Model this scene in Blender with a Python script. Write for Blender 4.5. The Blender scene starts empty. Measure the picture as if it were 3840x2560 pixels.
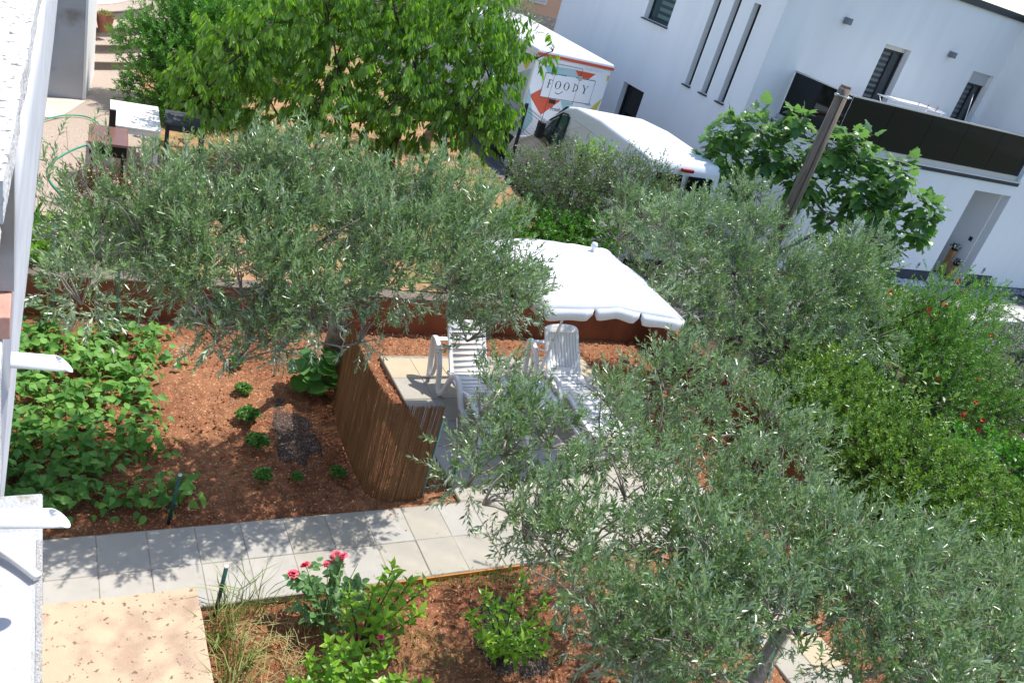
import bpy, math, random
import numpy as np
from mathutils import Matrix, Vector
rad = math.radians
rng = np.random.default_rng(7)
random.seed(7)
SC = bpy.context.scene
COL = SC.collection
# ------------------------------------------------------------------ camera, world, sun, exposure
cam_d = bpy.data.cameras.new('camera'); cam = bpy.data.objects.new('camera', cam_d); COL.objects.link(cam)
cam_d.sensor_width = 36; cam_d.lens = 29.53; cam_d.clip_start = 0.05; cam_d.clip_end = 2000
Rv = Vector((0.86986, -0.41372, 0.26864)); Uv = Vector((-0.01424, 0.52331, 0.85202)); Fv = Vector((0.49308, 0.74497, -0.44932))
m = Matrix((Rv, Uv, -Fv)).transposed().to_4x4(); m.translation = (0, 0, 5.7)
cam.matrix_world = m
SC.camera = cam
SUN_EL, SUN_AZ = rad(64), rad(18)            # azimuth from +X towards +Y
S = Vector((math.cos(SUN_EL)*math.cos(SUN_AZ), math.cos(SUN_EL)*math.sin(SUN_AZ), math.sin(SUN_EL)))
w = bpy.data.worlds.new('World'); SC.world = w; w.use_nodes = True
nt = w.node_tree; bg = nt.nodes['Background']
sky = nt.nodes.new('ShaderNodeTexSky'); sky.sky_type = 'NISHITA'; sky.sun_disc = False
sky.sun_elevation = SUN_EL; sky.sun_rotation = rad(90) - SUN_AZ; sky.air_density = 1.0; sky.dust_density = .7; sky.ozone_density = 1.0
nt.links.new(sky.outputs[0], bg.inputs[0]); bg.inputs[1].default_value = 0.15
sd = bpy.data.lights.new('sun', 'SUN'); sd.energy = 3.3; sd.angle = rad(0.55); sd.color = (1.0, 0.955, 0.89)
so = bpy.data.objects.new('sun', sd); COL.objects.link(so); so.rotation_euler = (-S).to_track_quat('-Z', 'Y').to_euler(); so.location = (30, 0, 30)
SC.view_settings.view_transform = 'Standard'; SC.view_settings.look = 'None'
SC.view_settings.exposure = 0.86; SC.view_settings.gamma = 1.0; SC.view_settings.use_curve_mapping = False

# ------------------------------------------------------------------ materials
def mat(name, col, rough=0.7, var=0.0, vscale=3.0, bump=0.0, bscale=40.0, spec=0.4, metal=0.0, col2=None, mixscale=2.0, detail=6, lo=0.4, hi=0.6, col3=None, s3=30, lo3=.62, hi3=.7):
    M = bpy.data.materials.new(name); M.use_nodes = True; n = M.node_tree.nodes; l = M.node_tree.links
    b = n['Principled BSDF']; b.inputs['Roughness'].default_value = rough; b.inputs['Specular IOR Level'].default_value = spec; b.inputs['Metallic'].default_value = metal
    tc = n.new('ShaderNodeTexCoord'); out = None
    rgb = n.new('ShaderNodeRGB'); rgb.outputs[0].default_value = (*col, 1); out = rgb.outputs[0]
    def noise(sc, det=detail):
        t = n.new('ShaderNodeTexNoise'); t.inputs['Scale'].default_value = sc; t.inputs['Detail'].default_value = det; l.new(tc.outputs['Object'], t.inputs['Vector']); return t
    def ramp(t, a, c):
        r = n.new('ShaderNodeMapRange'); r.inputs[1].default_value = a; r.inputs[2].default_value = c; l.new(t.outputs[0], r.inputs[0]); return r.outputs[0]
    def mixc(f, a, c):
        x = n.new('ShaderNodeMix'); x.data_type = 'RGBA'; l.new(f, x.inputs[0]); l.new(a, x.inputs[6])
        if hasattr(c, 'links'): l.new(c, x.inputs[7])
        else: x.inputs[7].default_value = (*c, 1)
        return x.outputs[2]
    if col2: out = mixc(ramp(noise(mixscale), lo, hi), out, col2)
    if col3: out = mixc(ramp(noise(s3, 3), lo3, hi3), out, col3)
    if var:
        hs = n.new('ShaderNodeHueSaturation'); l.new(out, hs.inputs['Color'])
        r = n.new('ShaderNodeMapRange'); r.inputs[1].default_value = .3; r.inputs[2].default_value = .7; r.inputs[3].default_value = 1-var; r.inputs[4].default_value = 1+var
        l.new(noise(vscale).outputs[0], r.inputs[0]); l.new(r.outputs[0], hs.inputs['Value']); out = hs.outputs[0]
    l.new(out, b.inputs['Base Color'])
    if bump:
        bn = n.new('ShaderNodeBump'); bn.inputs['Strength'].default_value = bump; bn.inputs['Distance'].default_value = 0.02
        l.new(noise(bscale, 8).outputs[0], bn.inputs['Height']); l.new(bn.outputs[0], b.inputs['Normal'])
    return M

def leafmat(name, c1, c2, back=None, rough=0.42, trans=0.3, spec=0.5, tint=(1.0, 1.25, .5)):
    """c1..c2 picked per leaf by the 'rnd' attribute; undersides may differ (a leaf's own underside colour)."""
    M = bpy.data.materials.new(name); M.use_nodes = True; n = M.node_tree.nodes; l = M.node_tree.links
    b = n['Principled BSDF']; b.inputs['Roughness'].default_value = rough; b.inputs['Specular IOR Level'].default_value = spec
    at = n.new('ShaderNodeAttribute'); at.attribute_name = 'rnd'
    mx = n.new('ShaderNodeMix'); mx.data_type = 'RGBA'; l.new(at.outputs['Fac'], mx.inputs[0]); mx.inputs[6].default_value = (*c1, 1); mx.inputs[7].default_value = (*c2, 1)
    out = mx.outputs[2]
    if back:
        g = n.new('ShaderNodeNewGeometry'); m2 = n.new('ShaderNodeMix'); m2.data_type = 'RGBA'
        l.new(g.outputs['Backfacing'], m2.inputs[0]); l.new(out, m2.inputs[6]); m2.inputs[7].default_value = (*back, 1); out = m2.outputs[2]
    l.new(out, b.inputs['Base Color'])
    tr = n.new('ShaderNodeBsdfTranslucent'); tm = n.new('ShaderNodeMix'); tm.data_type = 'RGBA'; tm.blend_type = 'MULTIPLY'; tm.inputs[0].default_value = 1
    l.new(out, tm.inputs[6]); tm.inputs[7].default_value = (*tint, 1)
    hs = n.new('ShaderNodeHueSaturation'); hs.inputs['Value'].default_value = 1.7; l.new(tm.outputs[2], hs.inputs['Color']); l.new(hs.outputs[0], tr.inputs[0])
    ms = n.new('ShaderNodeMixShader'); ms.inputs[0].default_value = trans
    l.new(b.outputs[0], ms.inputs[1]); l.new(tr.outputs[0], ms.inputs[2]); l.new(ms.outputs[0], n['Material Output'].inputs[0])
    return M

def streakmat(name, base, streak, sx=(2, 2, .15), scale=9, lo=.5, hi=.75, rough=.8, bump=.1):
    M = bpy.data.materials.new(name); M.use_nodes = True; n = M.node_tree.nodes; l = M.node_tree.links; b = n['Principled BSDF']; b.inputs['Roughness'].default_value = rough
    tc = n.new('ShaderNodeTexCoord'); mp = n.new('ShaderNodeMapping'); mp.inputs['Scale'].default_value = sx; l.new(tc.outputs['Object'], mp.inputs[0])
    t = n.new('ShaderNodeTexNoise'); t.inputs['Scale'].default_value = scale; t.inputs['Detail'].default_value = 6; l.new(mp.outputs[0], t.inputs[0])
    r = n.new('ShaderNodeMapRange'); r.inputs[1].default_value = lo; r.inputs[2].default_value = hi; l.new(t.outputs[0], r.inputs[0])
    x = n.new('ShaderNodeMix'); x.data_type = 'RGBA'; l.new(r.outputs[0], x.inputs[0]); x.inputs[6].default_value = (*base, 1); x.inputs[7].default_value = (*streak, 1); l.new(x.outputs[2], b.inputs['Base Color'])
    bn = n.new('ShaderNodeBump'); bn.inputs['Strength'].default_value = bump; bn.inputs['Distance'].default_value = .01; l.new(t.outputs[0], bn.inputs['Height']); l.new(bn.outputs[0], b.inputs['Normal'])
    return M

M = dict(
 white=mat('white_plastic', (.80, .80, .80), .35, spec=.5),
 render=streakmat('white_render', (.79, .79, .795), (.73, .73, .735), (1, 1, .12), 2.2, .42, .8, .85, .04),
 sidewall=streakmat('old_white_plaster', (.60, .60, .64), (.46, .46, .49), (9, .5, .5), 7, .4, .75, bump=.03),
 soil=mat('red_soil', (.285, .130, .068), .95, var=.3, vscale=9, bump=.9, bscale=60, col2=(.20, .080, .042), mixscale=.9, col3=(.52, .33, .18), s3=45, lo3=.6, hi3=.66, spec=.1),
 soil2=mat('dry_ochre_soil', (.37, .22, .12), .95, var=.25, vscale=6, bump=.6, bscale=50, col2=(.17, .19, .06), mixscale=1.6, lo=.45, hi=.6, spec=.1),
 ash=mat('dark_mulch', (.085, .055, .042), .95, bump=.9, bscale=90, col3=(.40, .38, .35), s3=70, lo3=.6, hi3=.66, spec=.1),
 darksoil=mat('shaded_loam', (.075, .055, .038), .95, var=.4, vscale=6, bump=.8, bscale=40, col2=(.05, .08, .025), mixscale=1.5),  # dark tone holds the shade among the shrubs and dims the glass reflection
 stone=mat('pebble', (.50, .33, .20), .9, var=.4, vscale=30),
 clod=mat('soil_clod', (.33, .11, .045), .95, var=.3, vscale=20),
 chip=mat('leaf_litter', (.34, .22, .12), .9, var=.4, vscale=20),
 slabA=mat('grey_concrete_slab', (.385, .368, .335), .8, var=.08, vscale=4, bump=.1, bscale=200, col2=(.43, .395, .34), mixscale=1.5, col3=(.27, .25, .22), s3=5, lo3=.6, hi3=.75),
 slabB=mat('buff_concrete_slab', (.39, .36, .30), .8, var=.08, vscale=4, bump=.1, bscale=200, col2=(.34, .32, .28), mixscale=1.5, col3=(.29, .26, .21), s3=5, lo3=.6, hi3=.75),
 slabC=mat('yellow_concrete_slab', (.46, .385, .26), .8, var=.06, vscale=4, bump=.1, bscale=200),
 redwall=streakmat('red_stained_wall', (.26, .085, .035), (.17, .05, .025), (1, 1, .5), 3, .4, .65),
 walltop=mat('weathered_concrete', (.17, .135, .11), .9, var=.2, vscale=8, bump=.5, bscale=60),
 rough=mat('rough_white_concrete', (.62, .60, .59), .95, var=.12, vscale=9, bump=.5, bscale=110, col3=(.17, .15, .14), s3=40, lo3=.56, hi3=.66),
 beige=mat('lichened_beige_concrete', (.52, .40, .275), .95, var=.08, vscale=5, bump=.5, bscale=120, col2=(.40, .28, .20), mixscale=4, lo=.5, hi=.68, col3=(.20, .13, .095), s3=24, lo3=.625, hi3=.68),
 pale=mat('pale_limewashed_slab', (.43, .44, .47), .9, var=.08, vscale=4, bump=.5, bscale=90, col3=(.26, .22, .13), s3=16, lo3=.58, hi3=.7),
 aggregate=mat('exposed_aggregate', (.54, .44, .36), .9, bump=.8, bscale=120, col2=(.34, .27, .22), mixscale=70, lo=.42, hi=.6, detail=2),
 riser=mat('aggregate_riser_shaded', (.27, .24, .215), .9, bump=.8, bscale=120, col2=(.20, .17, .15), mixscale=60, lo=.4, hi=.6, detail=2),  # aggregate darkened: the shade on the risers is in the colour
 terrace=mat('pale_pink_tiles', (.56, .45, .38), .8, var=.05),
 conc=mat('smooth_concrete', (.58, .50, .42), .85, var=.1, vscale=2, bump=.2),
 greywall=mat('grey_shaded_render', (.40, .40, .415), .9, var=.1, vscale=1.5, bump=.15, bscale=30, col2=(.20, .17, .13), mixscale=1.3, lo=.56, hi=.7),
 whitewall=mat('white_and_lit_wall', (.78, .77, .78), .8),
 drive=mat('driveway_asphalt', (.16, .155, .15), .9, var=.1, bump=.4, bscale=120),
 paver=mat('grey_paving_brick', (.30, .29, .28), .9, var=.15, vscale=12),
 kerb=mat('pale_kerb', (.62, .60, .56), .85, var=.05),
 gravel=mat('grey_gravel', (.20, .21, .23), .9, var=.5, vscale=20),
 wgravel=mat('white_gravel', (.62, .62, .66), .9, var=.3, vscale=20),
 ground=mat('ground', (.085, .085, .055), .95, var=.2, vscale=.5, bump=.3, bscale=5),
 dark=mat('anthracite', (.022, .024, .028), .45),
 plinth=mat('dark_grey_plinth', (.045, .05, .06), .8, var=.06),
 glass=mat('dark_glass', (.006, .008, .008), .04, spec=.35),
 teal=mat('tinted_glass', (.03, .09, .085), .05, spec=.8),
 alu=mat('aluminium', (.55, .56, .58), .35, metal=.7),
 blindL=mat('blind_light', (.13, .145, .16), .7), blindD=mat('blind_dark', (.10, .11, .12), .7),
 wood=streakmat('weathered_pole_wood', (.20, .15, .11), (.10, .075, .055), (6, 6, .4), 6, .4, .7, bump=.5),
 bark=mat('olive_bark', (.25, .22, .185), .95, var=.3, vscale=12, bump=.8, bscale=25),
 twig=mat('olive_twig', (.34, .31, .22), .8),
 dbark=mat('dark_bark', (.055, .04, .032), .8, var=.3, vscale=10, bump=.5, bscale=30),
 gbark=mat('fig_bark', (.19, .175, .15), .85, var=.2, vscale=10),
 stem=mat('green_stem', (.13, .17, .05), .6),
 stake=mat('green_stake', (.018, .085, .07), .4), stake2=mat('blue_green_stake', (.10, .20, .20), .45),
 hose=mat('green_hose', (.03, .33, .20), .4),
 tile=mat('pink_stone', (.50, .27, .21), .8, var=.1, vscale=15, bump=.3),
 rust=mat('rusty_brown_lid', (.17, .085, .065), .35, col2=(.30, .12, .045), mixscale=2.6, lo=.5, hi=.7, spec=.5),
 black=mat('black_metal', (.015, .014, .014), .4),
 wtable=mat('white_painted_wood', (.78, .77, .73), .5, var=.03, vscale=8, col3=(.55, .52, .45), s3=9, lo3=.68, hi3=.75),
 terracotta=mat('terracotta', (.33, .13, .08), .5, var=.15),
 canvas=mat('white_canvas', (.80, .80, .80), .8),
 van=mat('white_van_paint', (.80, .81, .83), .25, spec=.6),
 red=mat('red_print', (.62, .09, .04), .4), lteal=mat('teal_print', (.30, .52, .54), .4), gteal=mat('grey_teal_print', (.42, .52, .54), .4), yellow=mat('yellow_print', (.62, .50, .06), .4), ink=mat('dark_print', (.02, .02, .03), .5), pinkink=mat('faint_print', (.62, .50, .50), .5),
 lampgrey=mat('lamp_grey', (.16, .17, .19), .5),
 jsand=mat('joint_sand', (.27, .245, .205), .95, var=.3, vscale=15),
 tyre=mat('tyre', (.02, .02, .02), .8), lamp=mat('red_lamp', (.30, .02, .02), .2),
 peach=mat('peach_render', (.74, .44, .28), .9, var=.03), sandst=mat('sandstone_block', (.50, .42, .33), .9, var=.25, vscale=5, bump=.4),
 reed=None, box=mat('box_timber', (.42, .23, .10), .7, var=.15, vscale=8),
 pink=mat('rose_petal', (.80, .06, .12), .6, col2=(.85, .30, .34), mixscale=25), orange=mat('orange_petal', (.9, .22, .01), .6), scarlet=mat('scarlet_petal', (.75, .05, .02), .5), wflower=mat('white_petal', (.82, .82, .80), .6), pinkbud=mat('pinkish_bud', (.62, .38, .38), .7), olivebud=mat('olive_blossom', (.52, .50, .24), .8),
 brass=mat('orange_edging', (.45, .18, .04), .7),
)
LM = dict(
 olive=leafmat('olive_leaf', (.058, .125, .036), (.205, .315, .115), (.34, .41, .29), .30, .14, .7),
 cherry=leafmat('cherry_leaf', (.045, .13, .015), (.27, .44, .04), (.15, .25, .05), .36, .4, .5),
 laurel=leafmat('bush_leaf', (.05, .16, .025), (.14, .32, .045), None, .35, .32),
 fig=leafmat('fig_leaf', (.05, .13, .035), (.15, .28, .055), (.13, .21, .10), .35, .34),
 bean=leafmat('bean_leaf', (.07, .21, .04), (.20, .40, .08), (.12, .21, .08), .55, .35, .35),
 lime=leafmat('lime_leaf', (.11, .26, .02), (.32, .50, .05), None, .35, .35),
 hedge=leafmat('hedge_leaf', (.045, .12, .018), (.22, .33, .055), None, .4, .25),
 pom=leafmat('pomegranate_leaf', (.05, .15, .02), (.17, .31, .05), None, .4, .3),
 dusky=leafmat('dusky_shrub_leaf', (.045, .105, .035), (.15, .25, .08), (.22, .22, .18), .4, .2),
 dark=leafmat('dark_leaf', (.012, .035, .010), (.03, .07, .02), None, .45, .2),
 iris=leafmat('iris_blade', (.05, .15, .03), (.14, .28, .05), None, .4, .3),
 grass=leafmat('grass_blade', (.12, .22, .05), (.38, .36, .15), None, .6, .3),
 herb=leafmat('parsley_leaf', (.045, .15, .025), (.11, .26, .04), None, .5, .3),
 redleaf=leafmat('bronze_leaf', (.05, .09, .02), (.16, .05, .03), None, .4, .25),
 tomato=leafmat('tomato_leaf', (.06, .13, .05), (.12, .22, .09), None, .5, .3),
 reed=leafmat('reed_stalk', (.19, .088, .036), (.40, .225, .10), None, .6, 0.0, .3),
)

# ------------------------------------------------------------------ object helpers
def tag(o, label=None, cat=None, group=None, kind=None):
    if label: o['label'] = label
    if cat: o['category'] = cat
    if group: o['group'] = group
    if kind: o['kind'] = kind
    return o
def thing(name, label, cat, loc=(0, 0, 0), rz=0, group=None):
    o = bpy.data.objects.new(name, None); COL.objects.link(o); o.location = loc; o.rotation_euler = (0, 0, rz); o.empty_display_size = .2
    return tag(o, label, cat, group)
class MB:
    def __init__(s): s.v = []; s.f = []; s.m = []
    def add(s, vs, fs, mi=0):
        k = len(s.v); s.v += [tuple(p) for p in vs]; s.f += [tuple(i+k for i in f) for f in fs]; s.m += [mi]*len(fs); return s
    def box(s, x0, x1, y0, y1, z0, z1, mi=0):
        return s.add([(x0,y0,z0),(x1,y0,z0),(x1,y1,z0),(x0,y1,z0),(x0,y0,z1),(x1,y0,z1),(x1,y1,z1),(x0,y1,z1)],
                     [(0,3,2,1),(4,5,6,7),(0,1,5,4),(1,2,6,5),(2,3,7,6),(3,0,4,7)], mi)
    def bar(s, a, b, w, h=None, mi=0, up=(0, 0, 1)):
        a = Vector(a); b = Vector(b); d = (b-a).normalized(); u = Vector(up)
        if abs(d.dot(u)) > .98: u = Vector((0, 1, 0))
        x = d.cross(u).normalized()*w/2; y = x.cross(d).normalized()*(h or w)/2
        return s.add([a-x-y, a+x-y, a+x+y, a-x+y, b-x-y, b+x-y, b+x+y, b-x+y], [(0,3,2,1),(4,5,6,7),(0,1,5,4),(1,2,6,5),(2,3,7,6),(3,0,4,7)], mi)
    def tube(s, pts, r, n=8, mi=0, cap=True):
        pts = [Vector(p) for p in pts]; rs = r if hasattr(r, '__len__') else [r]*len(pts); rings = []; k0 = len(s.v)
        prev = None
        for i, p in enumerate(pts):
            d = (pts[min(i+1, len(pts)-1)]-pts[max(i-1, 0)]).normalized()
            if prev is None:
                u = d.orthogonal().normalized()
            else:
                u = (prev-d*prev.dot(d)).normalized()
            prev = u; v = d.cross(u)
            for j in range(n):
                a = 2*math.pi*j/n; s.v.append(tuple(p+(u*math.cos(a)+v*math.sin(a))*rs[i]))
        for i in range(len(pts)-1):
            for j in range(n):
                a = k0+i*n+j; b = k0+i*n+(j+1) % n; s.f.append((a, b, b+n, a+n)); s.m.append(mi)
        if cap:
            s.f.append(tuple(k0+j for j in reversed(range(n)))); s.m.append(mi)
            s.f.append(tuple(k0+(len(pts)-1)*n+j for j in range(n))); s.m.append(mi)
        return s
    def prism(s, poly, lo, hi, axis=2, mi=0):
        """extrude a 2D polygon along axis (2:z -> poly is x,y; 1:y -> x,z; 0:x -> y,z)"""
        def P(a, b, c): return (a, b, c) if axis == 2 else ((a, c, b) if axis == 1 else (c, a, b))
        n = len(poly); vs = [P(a, b, lo) for a, b in poly]+[P(a, b, hi) for a, b in poly]
        return s.add(vs, [tuple(reversed(range(n))), tuple(range(n, 2*n))]+[(i, (i+1) % n, (i+1) % n+n, i+n) for i in range(n)], mi)
    def lathe(s, c, prof, n=16, mi=0):
        k = len(s.v)
        for (r, z) in prof:
            for j in range(n):
                a = 2*math.pi*j/n; s.v.append((c[0]+r*math.cos(a), c[1]+r*math.sin(a), c[2]+z))
        for i in range(len(prof)-1):
            for j in range(n):
                a = k+i*n+j; b = k+i*n+(j+1) % n; s.f.append((a, b, b+n, a+n)); s.m.append(mi)
        return s
    def mesh(s, name, mats, smooth=False):
        me = bpy.data.meshes.new(name); me.from_pydata(s.v, [], s.f)
        for x in (mats if isinstance(mats, (list, tuple)) else [mats]): me.materials.append(x)
        me.polygons.foreach_set('material_index', s.m)
        if smooth: me.polygons.foreach_set('use_smooth', [True]*len(s.f))
        me.update(); return me
    def build(s, name, mats, parent=None, smooth=False, bevel=0, **kw):
        o = bpy.data.objects.new(name, s.mesh(name, mats, smooth)); COL.objects.link(o)
        if parent: o.parent = parent
        if bevel:
            b = o.modifiers.new('bevel', 'BEVEL'); b.width = bevel; b.segments = 2; b.limit_method = 'ANGLE'
        if kw: tag(o, **kw)
        return o
def place(me, name, parent=None, loc=(0, 0, 0), rot=(0, 0, 0), scale=(1, 1, 1)):
    o = bpy.data.objects.new(name, me); COL.objects.link(o); o.location = loc; o.rotation_euler = rot; o.scale = scale
    if parent: o.parent = parent
    return o

# ------------------------------------------------------------------ foliage (numpy)
class Field:
    """collects triangles: leaves (mat 0), twigs (mat 1), extra petals (mat 2)"""
    def __init__(s): s.V = []; s.F = []; s.M = []; s.R = []; s.n = 0
    def raw(s, V, F, mi, R):
        s.V.append(V); s.F.append(F+s.n); s.M.append(np.full(len(F), mi)); s.R.append(R); s.n += len(V)
    def leaves(s, P, D, N, L, W, tm, mi=0, rnd=None):
        P = np.asarray(P, float); n = len(P)
        if not n: return
        D = D/np.linalg.norm(D, axis=1)[:, None]
        X = np.cross(D, N); X /= (np.linalg.norm(X, axis=1)[:, None]+1e-9); Z = np.cross(X, D)
        tv, tf = tm
        L = np.broadcast_to(L, (n,)); W = np.broadcast_to(W, (n,))
        V = (P[:, None, :] + tv[None, :, 0:1]*W[:, None, None]*X[:, None, :] + tv[None, :, 1:2]*L[:, None, None]*D[:, None, :] + tv[None, :, 2:3]*L[:, None, None]*Z[:, None, :])
        F = (tf[None]+(np.arange(n)*len(tv))[:, None, None]).reshape(-1, 3)
        r = rng.random(n) if rnd is None else rnd
        s.raw(V.reshape(-1, 3), F, mi, np.repeat(r, len(tv)))
    def stems(s, A, B, ra, rb, mi=1):
        n = len(A)
        if not n: return
        D = B-A; u = np.cross(D, [0.3, 0.9, 0.2]); u /= np.linalg.norm(u, axis=1)[:, None]+1e-9; v = np.cross(D, u); v /= np.linalg.norm(v, axis=1)[:, None]+1e-9
        V = np.zeros((n, 6, 3)); ra = np.broadcast_to(ra, (n,)); rb = np.broadcast_to(rb, (n,))
        for k in range(3):
            a = 2*math.pi*k/3; o = u*math.cos(a)+v*math.sin(a); V[:, k] = A+o*ra[:, None]; V[:, k+3] = B+o*rb[:, None]
        T = np.array([[0,1,4],[0,4,3],[1,2,5],[1,5,4],[2,0,3],[2,3,5]])
        F = (T[None]+(np.arange(n)*6)[:, None, None]).reshape(-1, 3)
        s.raw(V.reshape(-1, 3), F, mi, np.full(n*6, .5))
    def mesh(s, name, mats):
        V = np.concatenate(s.V).astype(np.float32); F = np.concatenate(s.F).astype(np.int32); Mi = np.concatenate(s.M).astype(np.int32); R = np.concatenate(s.R).astype(np.float32)
        me = bpy.data.meshes.new(name); me.vertices.add(len(V)); me.vertices.foreach_set('co', V.ravel())
        me.loops.add(len(F)*3); me.loops.foreach_set('vertex_index', F.ravel())
        me.polygons.add(len(F)); me.polygons.foreach_set('loop_start', np.arange(len(F), dtype=np.int32)*3); me.polygons.foreach_set('loop_total', np.full(len(F), 3, np.int32))
        for x in mats: me.materials.append(x)
        me.polygons.foreach_set('material_index', Mi)
        a = me.attributes.new('rnd', 'FLOAT', 'POINT'); a.data.foreach_set('value', R)
        me.update(calc_edges=True); return me
    def build(s, name, mats, parent=None, kind='stuff', **kw):
        if not s.V: return None
        o = bpy.data.objects.new(name, s.mesh(name, mats)); COL.objects.link(o)
        if parent: o.parent = parent
        if kind: o['kind'] = kind
        if kw: tag(o, **kw)
        return o
T_LANCE = (np.array([(0,0,0),(.5,.45,.03),(0,1,-.08),(-.5,.45,.03)]), np.array([(0,1,2),(0,2,3)]))
T_LEAF = (np.array([(0,0,0),(.42,.25,.05),(.5,.55,.05),(0,1,-.14),(-.5,.55,.05),(-.42,.25,.05),(0,.5,-.0)]), np.array([(0,1,6),(1,2,6),(2,3,6),(3,4,6),(4,5,6),(5,0,6)]))
T_ROUND = (np.array([(0,0,0),(.46,.12,.05),(.5,.5,.07),(.25,.85,.0),(0,1.0,-.08),(-.25,.85,0),(-.5,.5,.07),(-.46,.12,.05),(0,.45,-.02)]), np.array([(0,1,8),(1,2,8),(2,3,8),(3,4,8),(4,5,8),(5,6,8),(6,7,8),(7,0,8)]))
T_BLADE = (np.array([(.5,0,0),(-.5,0,0),(.45,.5,.04),(-.45,.5,.04),(0,1,-.12)]), np.array([(1,0,2),(1,2,3),(3,2,4)]))
T_LANCE6 = (np.array([(0,0,0),(.4,.22,.04),(.5,.5,.04),(.28,.8,-.02),(0,1,-.1),(-.28,.8,-.02),(-.5,.5,.04),(-.4,.22,.04),(0,.5,-.01)]), np.array([(0,1,8),(1,2,8),(2,3,8),(3,4,8),(4,5,8),(5,6,8),(6,7,8),(7,0,8)]))
T_BEAN = (np.array([(0,0,0),(.42,.06,.05),(.52,.34,.08),(.3,.68,.04),(0,1.05,-.16),(-.3,.68,.04),(-.52,.34,.08),(-.42,.06,.05),(0,.4,-.03)]), np.array([(0,1,8),(1,2,8),(2,3,8),(3,4,8),(4,5,8),(5,6,8),(6,7,8),(7,0,8)]))
def figshape():
    pts = [(0,0),(.2,-.02),(.48,.12),(.36,.32),(.52,.52),(.30,.56),(.26,.72),(.16,.80),(.12,.95),(0,1.02),(-.12,.95),(-.16,.80),(-.26,.72),(-.30,.56),(-.52,.52),(-.36,.32),(-.48,.12),(-.2,-.02)]
    v = [(x, y, -.25*(x*x+(y-.4)**2)+.04*math.sin(9*x+5*y)) for x, y in pts]+[(0,.42,.03)]
    n = len(pts); return np.array(v), np.array([(i, (i+1) % n, n) for i in range(n)])
T_FIG = figshape()
def unit(n):
    v = rng.normal(size=(n, 3)); return v/np.linalg.norm(v, axis=1)[:, None]
def sample_blobs(blobs, per_m2, shell=(.45, 1.0), flat=1.0):
    """points + outward dirs in a union of balls; hidden interior points dropped"""
    P = []; O = []; B = np.array(blobs, float)
    for i, (x, y, z, r) in enumerate(blobs):
        n = int(per_m2*4*math.pi*r*r)
        d = unit(n); rr = r*rng.uniform(shell[0], shell[1], n)**.8*(1+.18*rng.normal(size=n))
        p = np.array([x, y, z])+d*rr[:, None]*np.array([1, 1, flat]); 
        keep = np.ones(n, bool)
        for j in range(len(B)):
            if j == i: continue
            q = np.linalg.norm((p-B[j, :3])/np.array([1, 1, flat]), axis=1); keep &= ~((q < B[j, 3]*.42))
        P.append(p[keep]); O.append(d[keep])
    return np.concatenate(P), np.concatenate(O)
def shoots(F, P, D, L, pairs, leafL, leafW, tm, spread=.75, droop=0, stem_r=.0022, up=0., mi=0, alt=False, bend=.25, srnd=None):
    """opposite pairs of leaves along short stems"""
    n = len(P); D = D/np.linalg.norm(D, axis=1)[:, None]; L = np.broadcast_to(L, (n,))
    side = unit(n); side -= D*(side*D).sum(1)[:, None]; side /= np.linalg.norm(side, axis=1)[:, None]; side2 = np.cross(D, side)
    E = D+side*bend*rng.normal(size=n)[:, None]+np.array([0, 0, up]); E /= np.linalg.norm(E, axis=1)[:, None]
    A = P; Mid = P+D*L[:, None]*.5; Bp = Mid+E*L[:, None]*.5
    F.stems(A, Mid, stem_r, stem_r*.8); F.stems(Mid, Bp, stem_r*.8, stem_r*.4)
    base = rng.random(n) if srnd is None else srnd
    for k in range(pairs):
        t = (k+.6)/pairs; t = .12+.88*t
        pos = np.where((t < .5), 1, 0)*(A+(Mid-A)*min(t*2, 1)) + np.where((t < .5), 0, 1)*(Mid+(Bp-Mid)*max(t*2-1, 0))
        ax = D if t < .5 else E
        sd = side if k % 2 == 0 else side2
        last = (k == pairs-1)
        for sgn in ((1,) if alt and k % 2 else ((-1,) if alt else (1, -1))):
            jit = rng.normal(size=(n, 3))*.16
            sp = spread*(.45 if last else 1)
            d = ax*(1-.25*sp)+sd*sgn*sp+jit; d[:, 2] -= droop
            nn = ax+rng.normal(size=(n, 3))*.35 if not droop else np.cross(d, unit(n))
            sc = leafL*(.55+.6*rng.random(n))*(1 if not last else .8)
            F.leaves(pos, d, nn, sc, sc*leafW/leafL, tm, mi, rnd=np.clip(base*.55+.45*rng.random(n)+(.12 if last else 0), 0, 1))
def limbs(mb, base, top, blobs, r0, rb, seed=0, rtip=.008):
    """a leaning trunk then curved limbs out to the crown's clumps"""
    rs = random.Random(seed); base = Vector(base); top = Vector(top)
    mb.tube([base, base.lerp(top, .35)+Vector((rs.uniform(-.05, .05), rs.uniform(-.05, .05), 0)), base.lerp(top, .7)+Vector((rs.uniform(-.05, .05), rs.uniform(-.05, .05), 0)), top], [r0*1.35, r0, r0*.9, r0*.8], 9)
    return rs
def branch(mb, a, b, ra, rbb, rs, sag=.12, n=4, k=6):
    a = Vector(a); b = Vector(b); L = (b-a).length; pts = []
    for i in range(n+1):
        t = i/n; p = a.lerp(b, t)+Vector((0, 0, sag*L*math.sin(math.pi*t)))
        if 0 < i < n: p += Vector((rs.uniform(-1, 1), rs.uniform(-1, 1), rs.uniform(-1, 1)))*.06*L
        pts.append(p)
    mb.tube(pts, [ra+(rbb-ra)*i/n for i in range(n+1)], k)
    return pts

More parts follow.
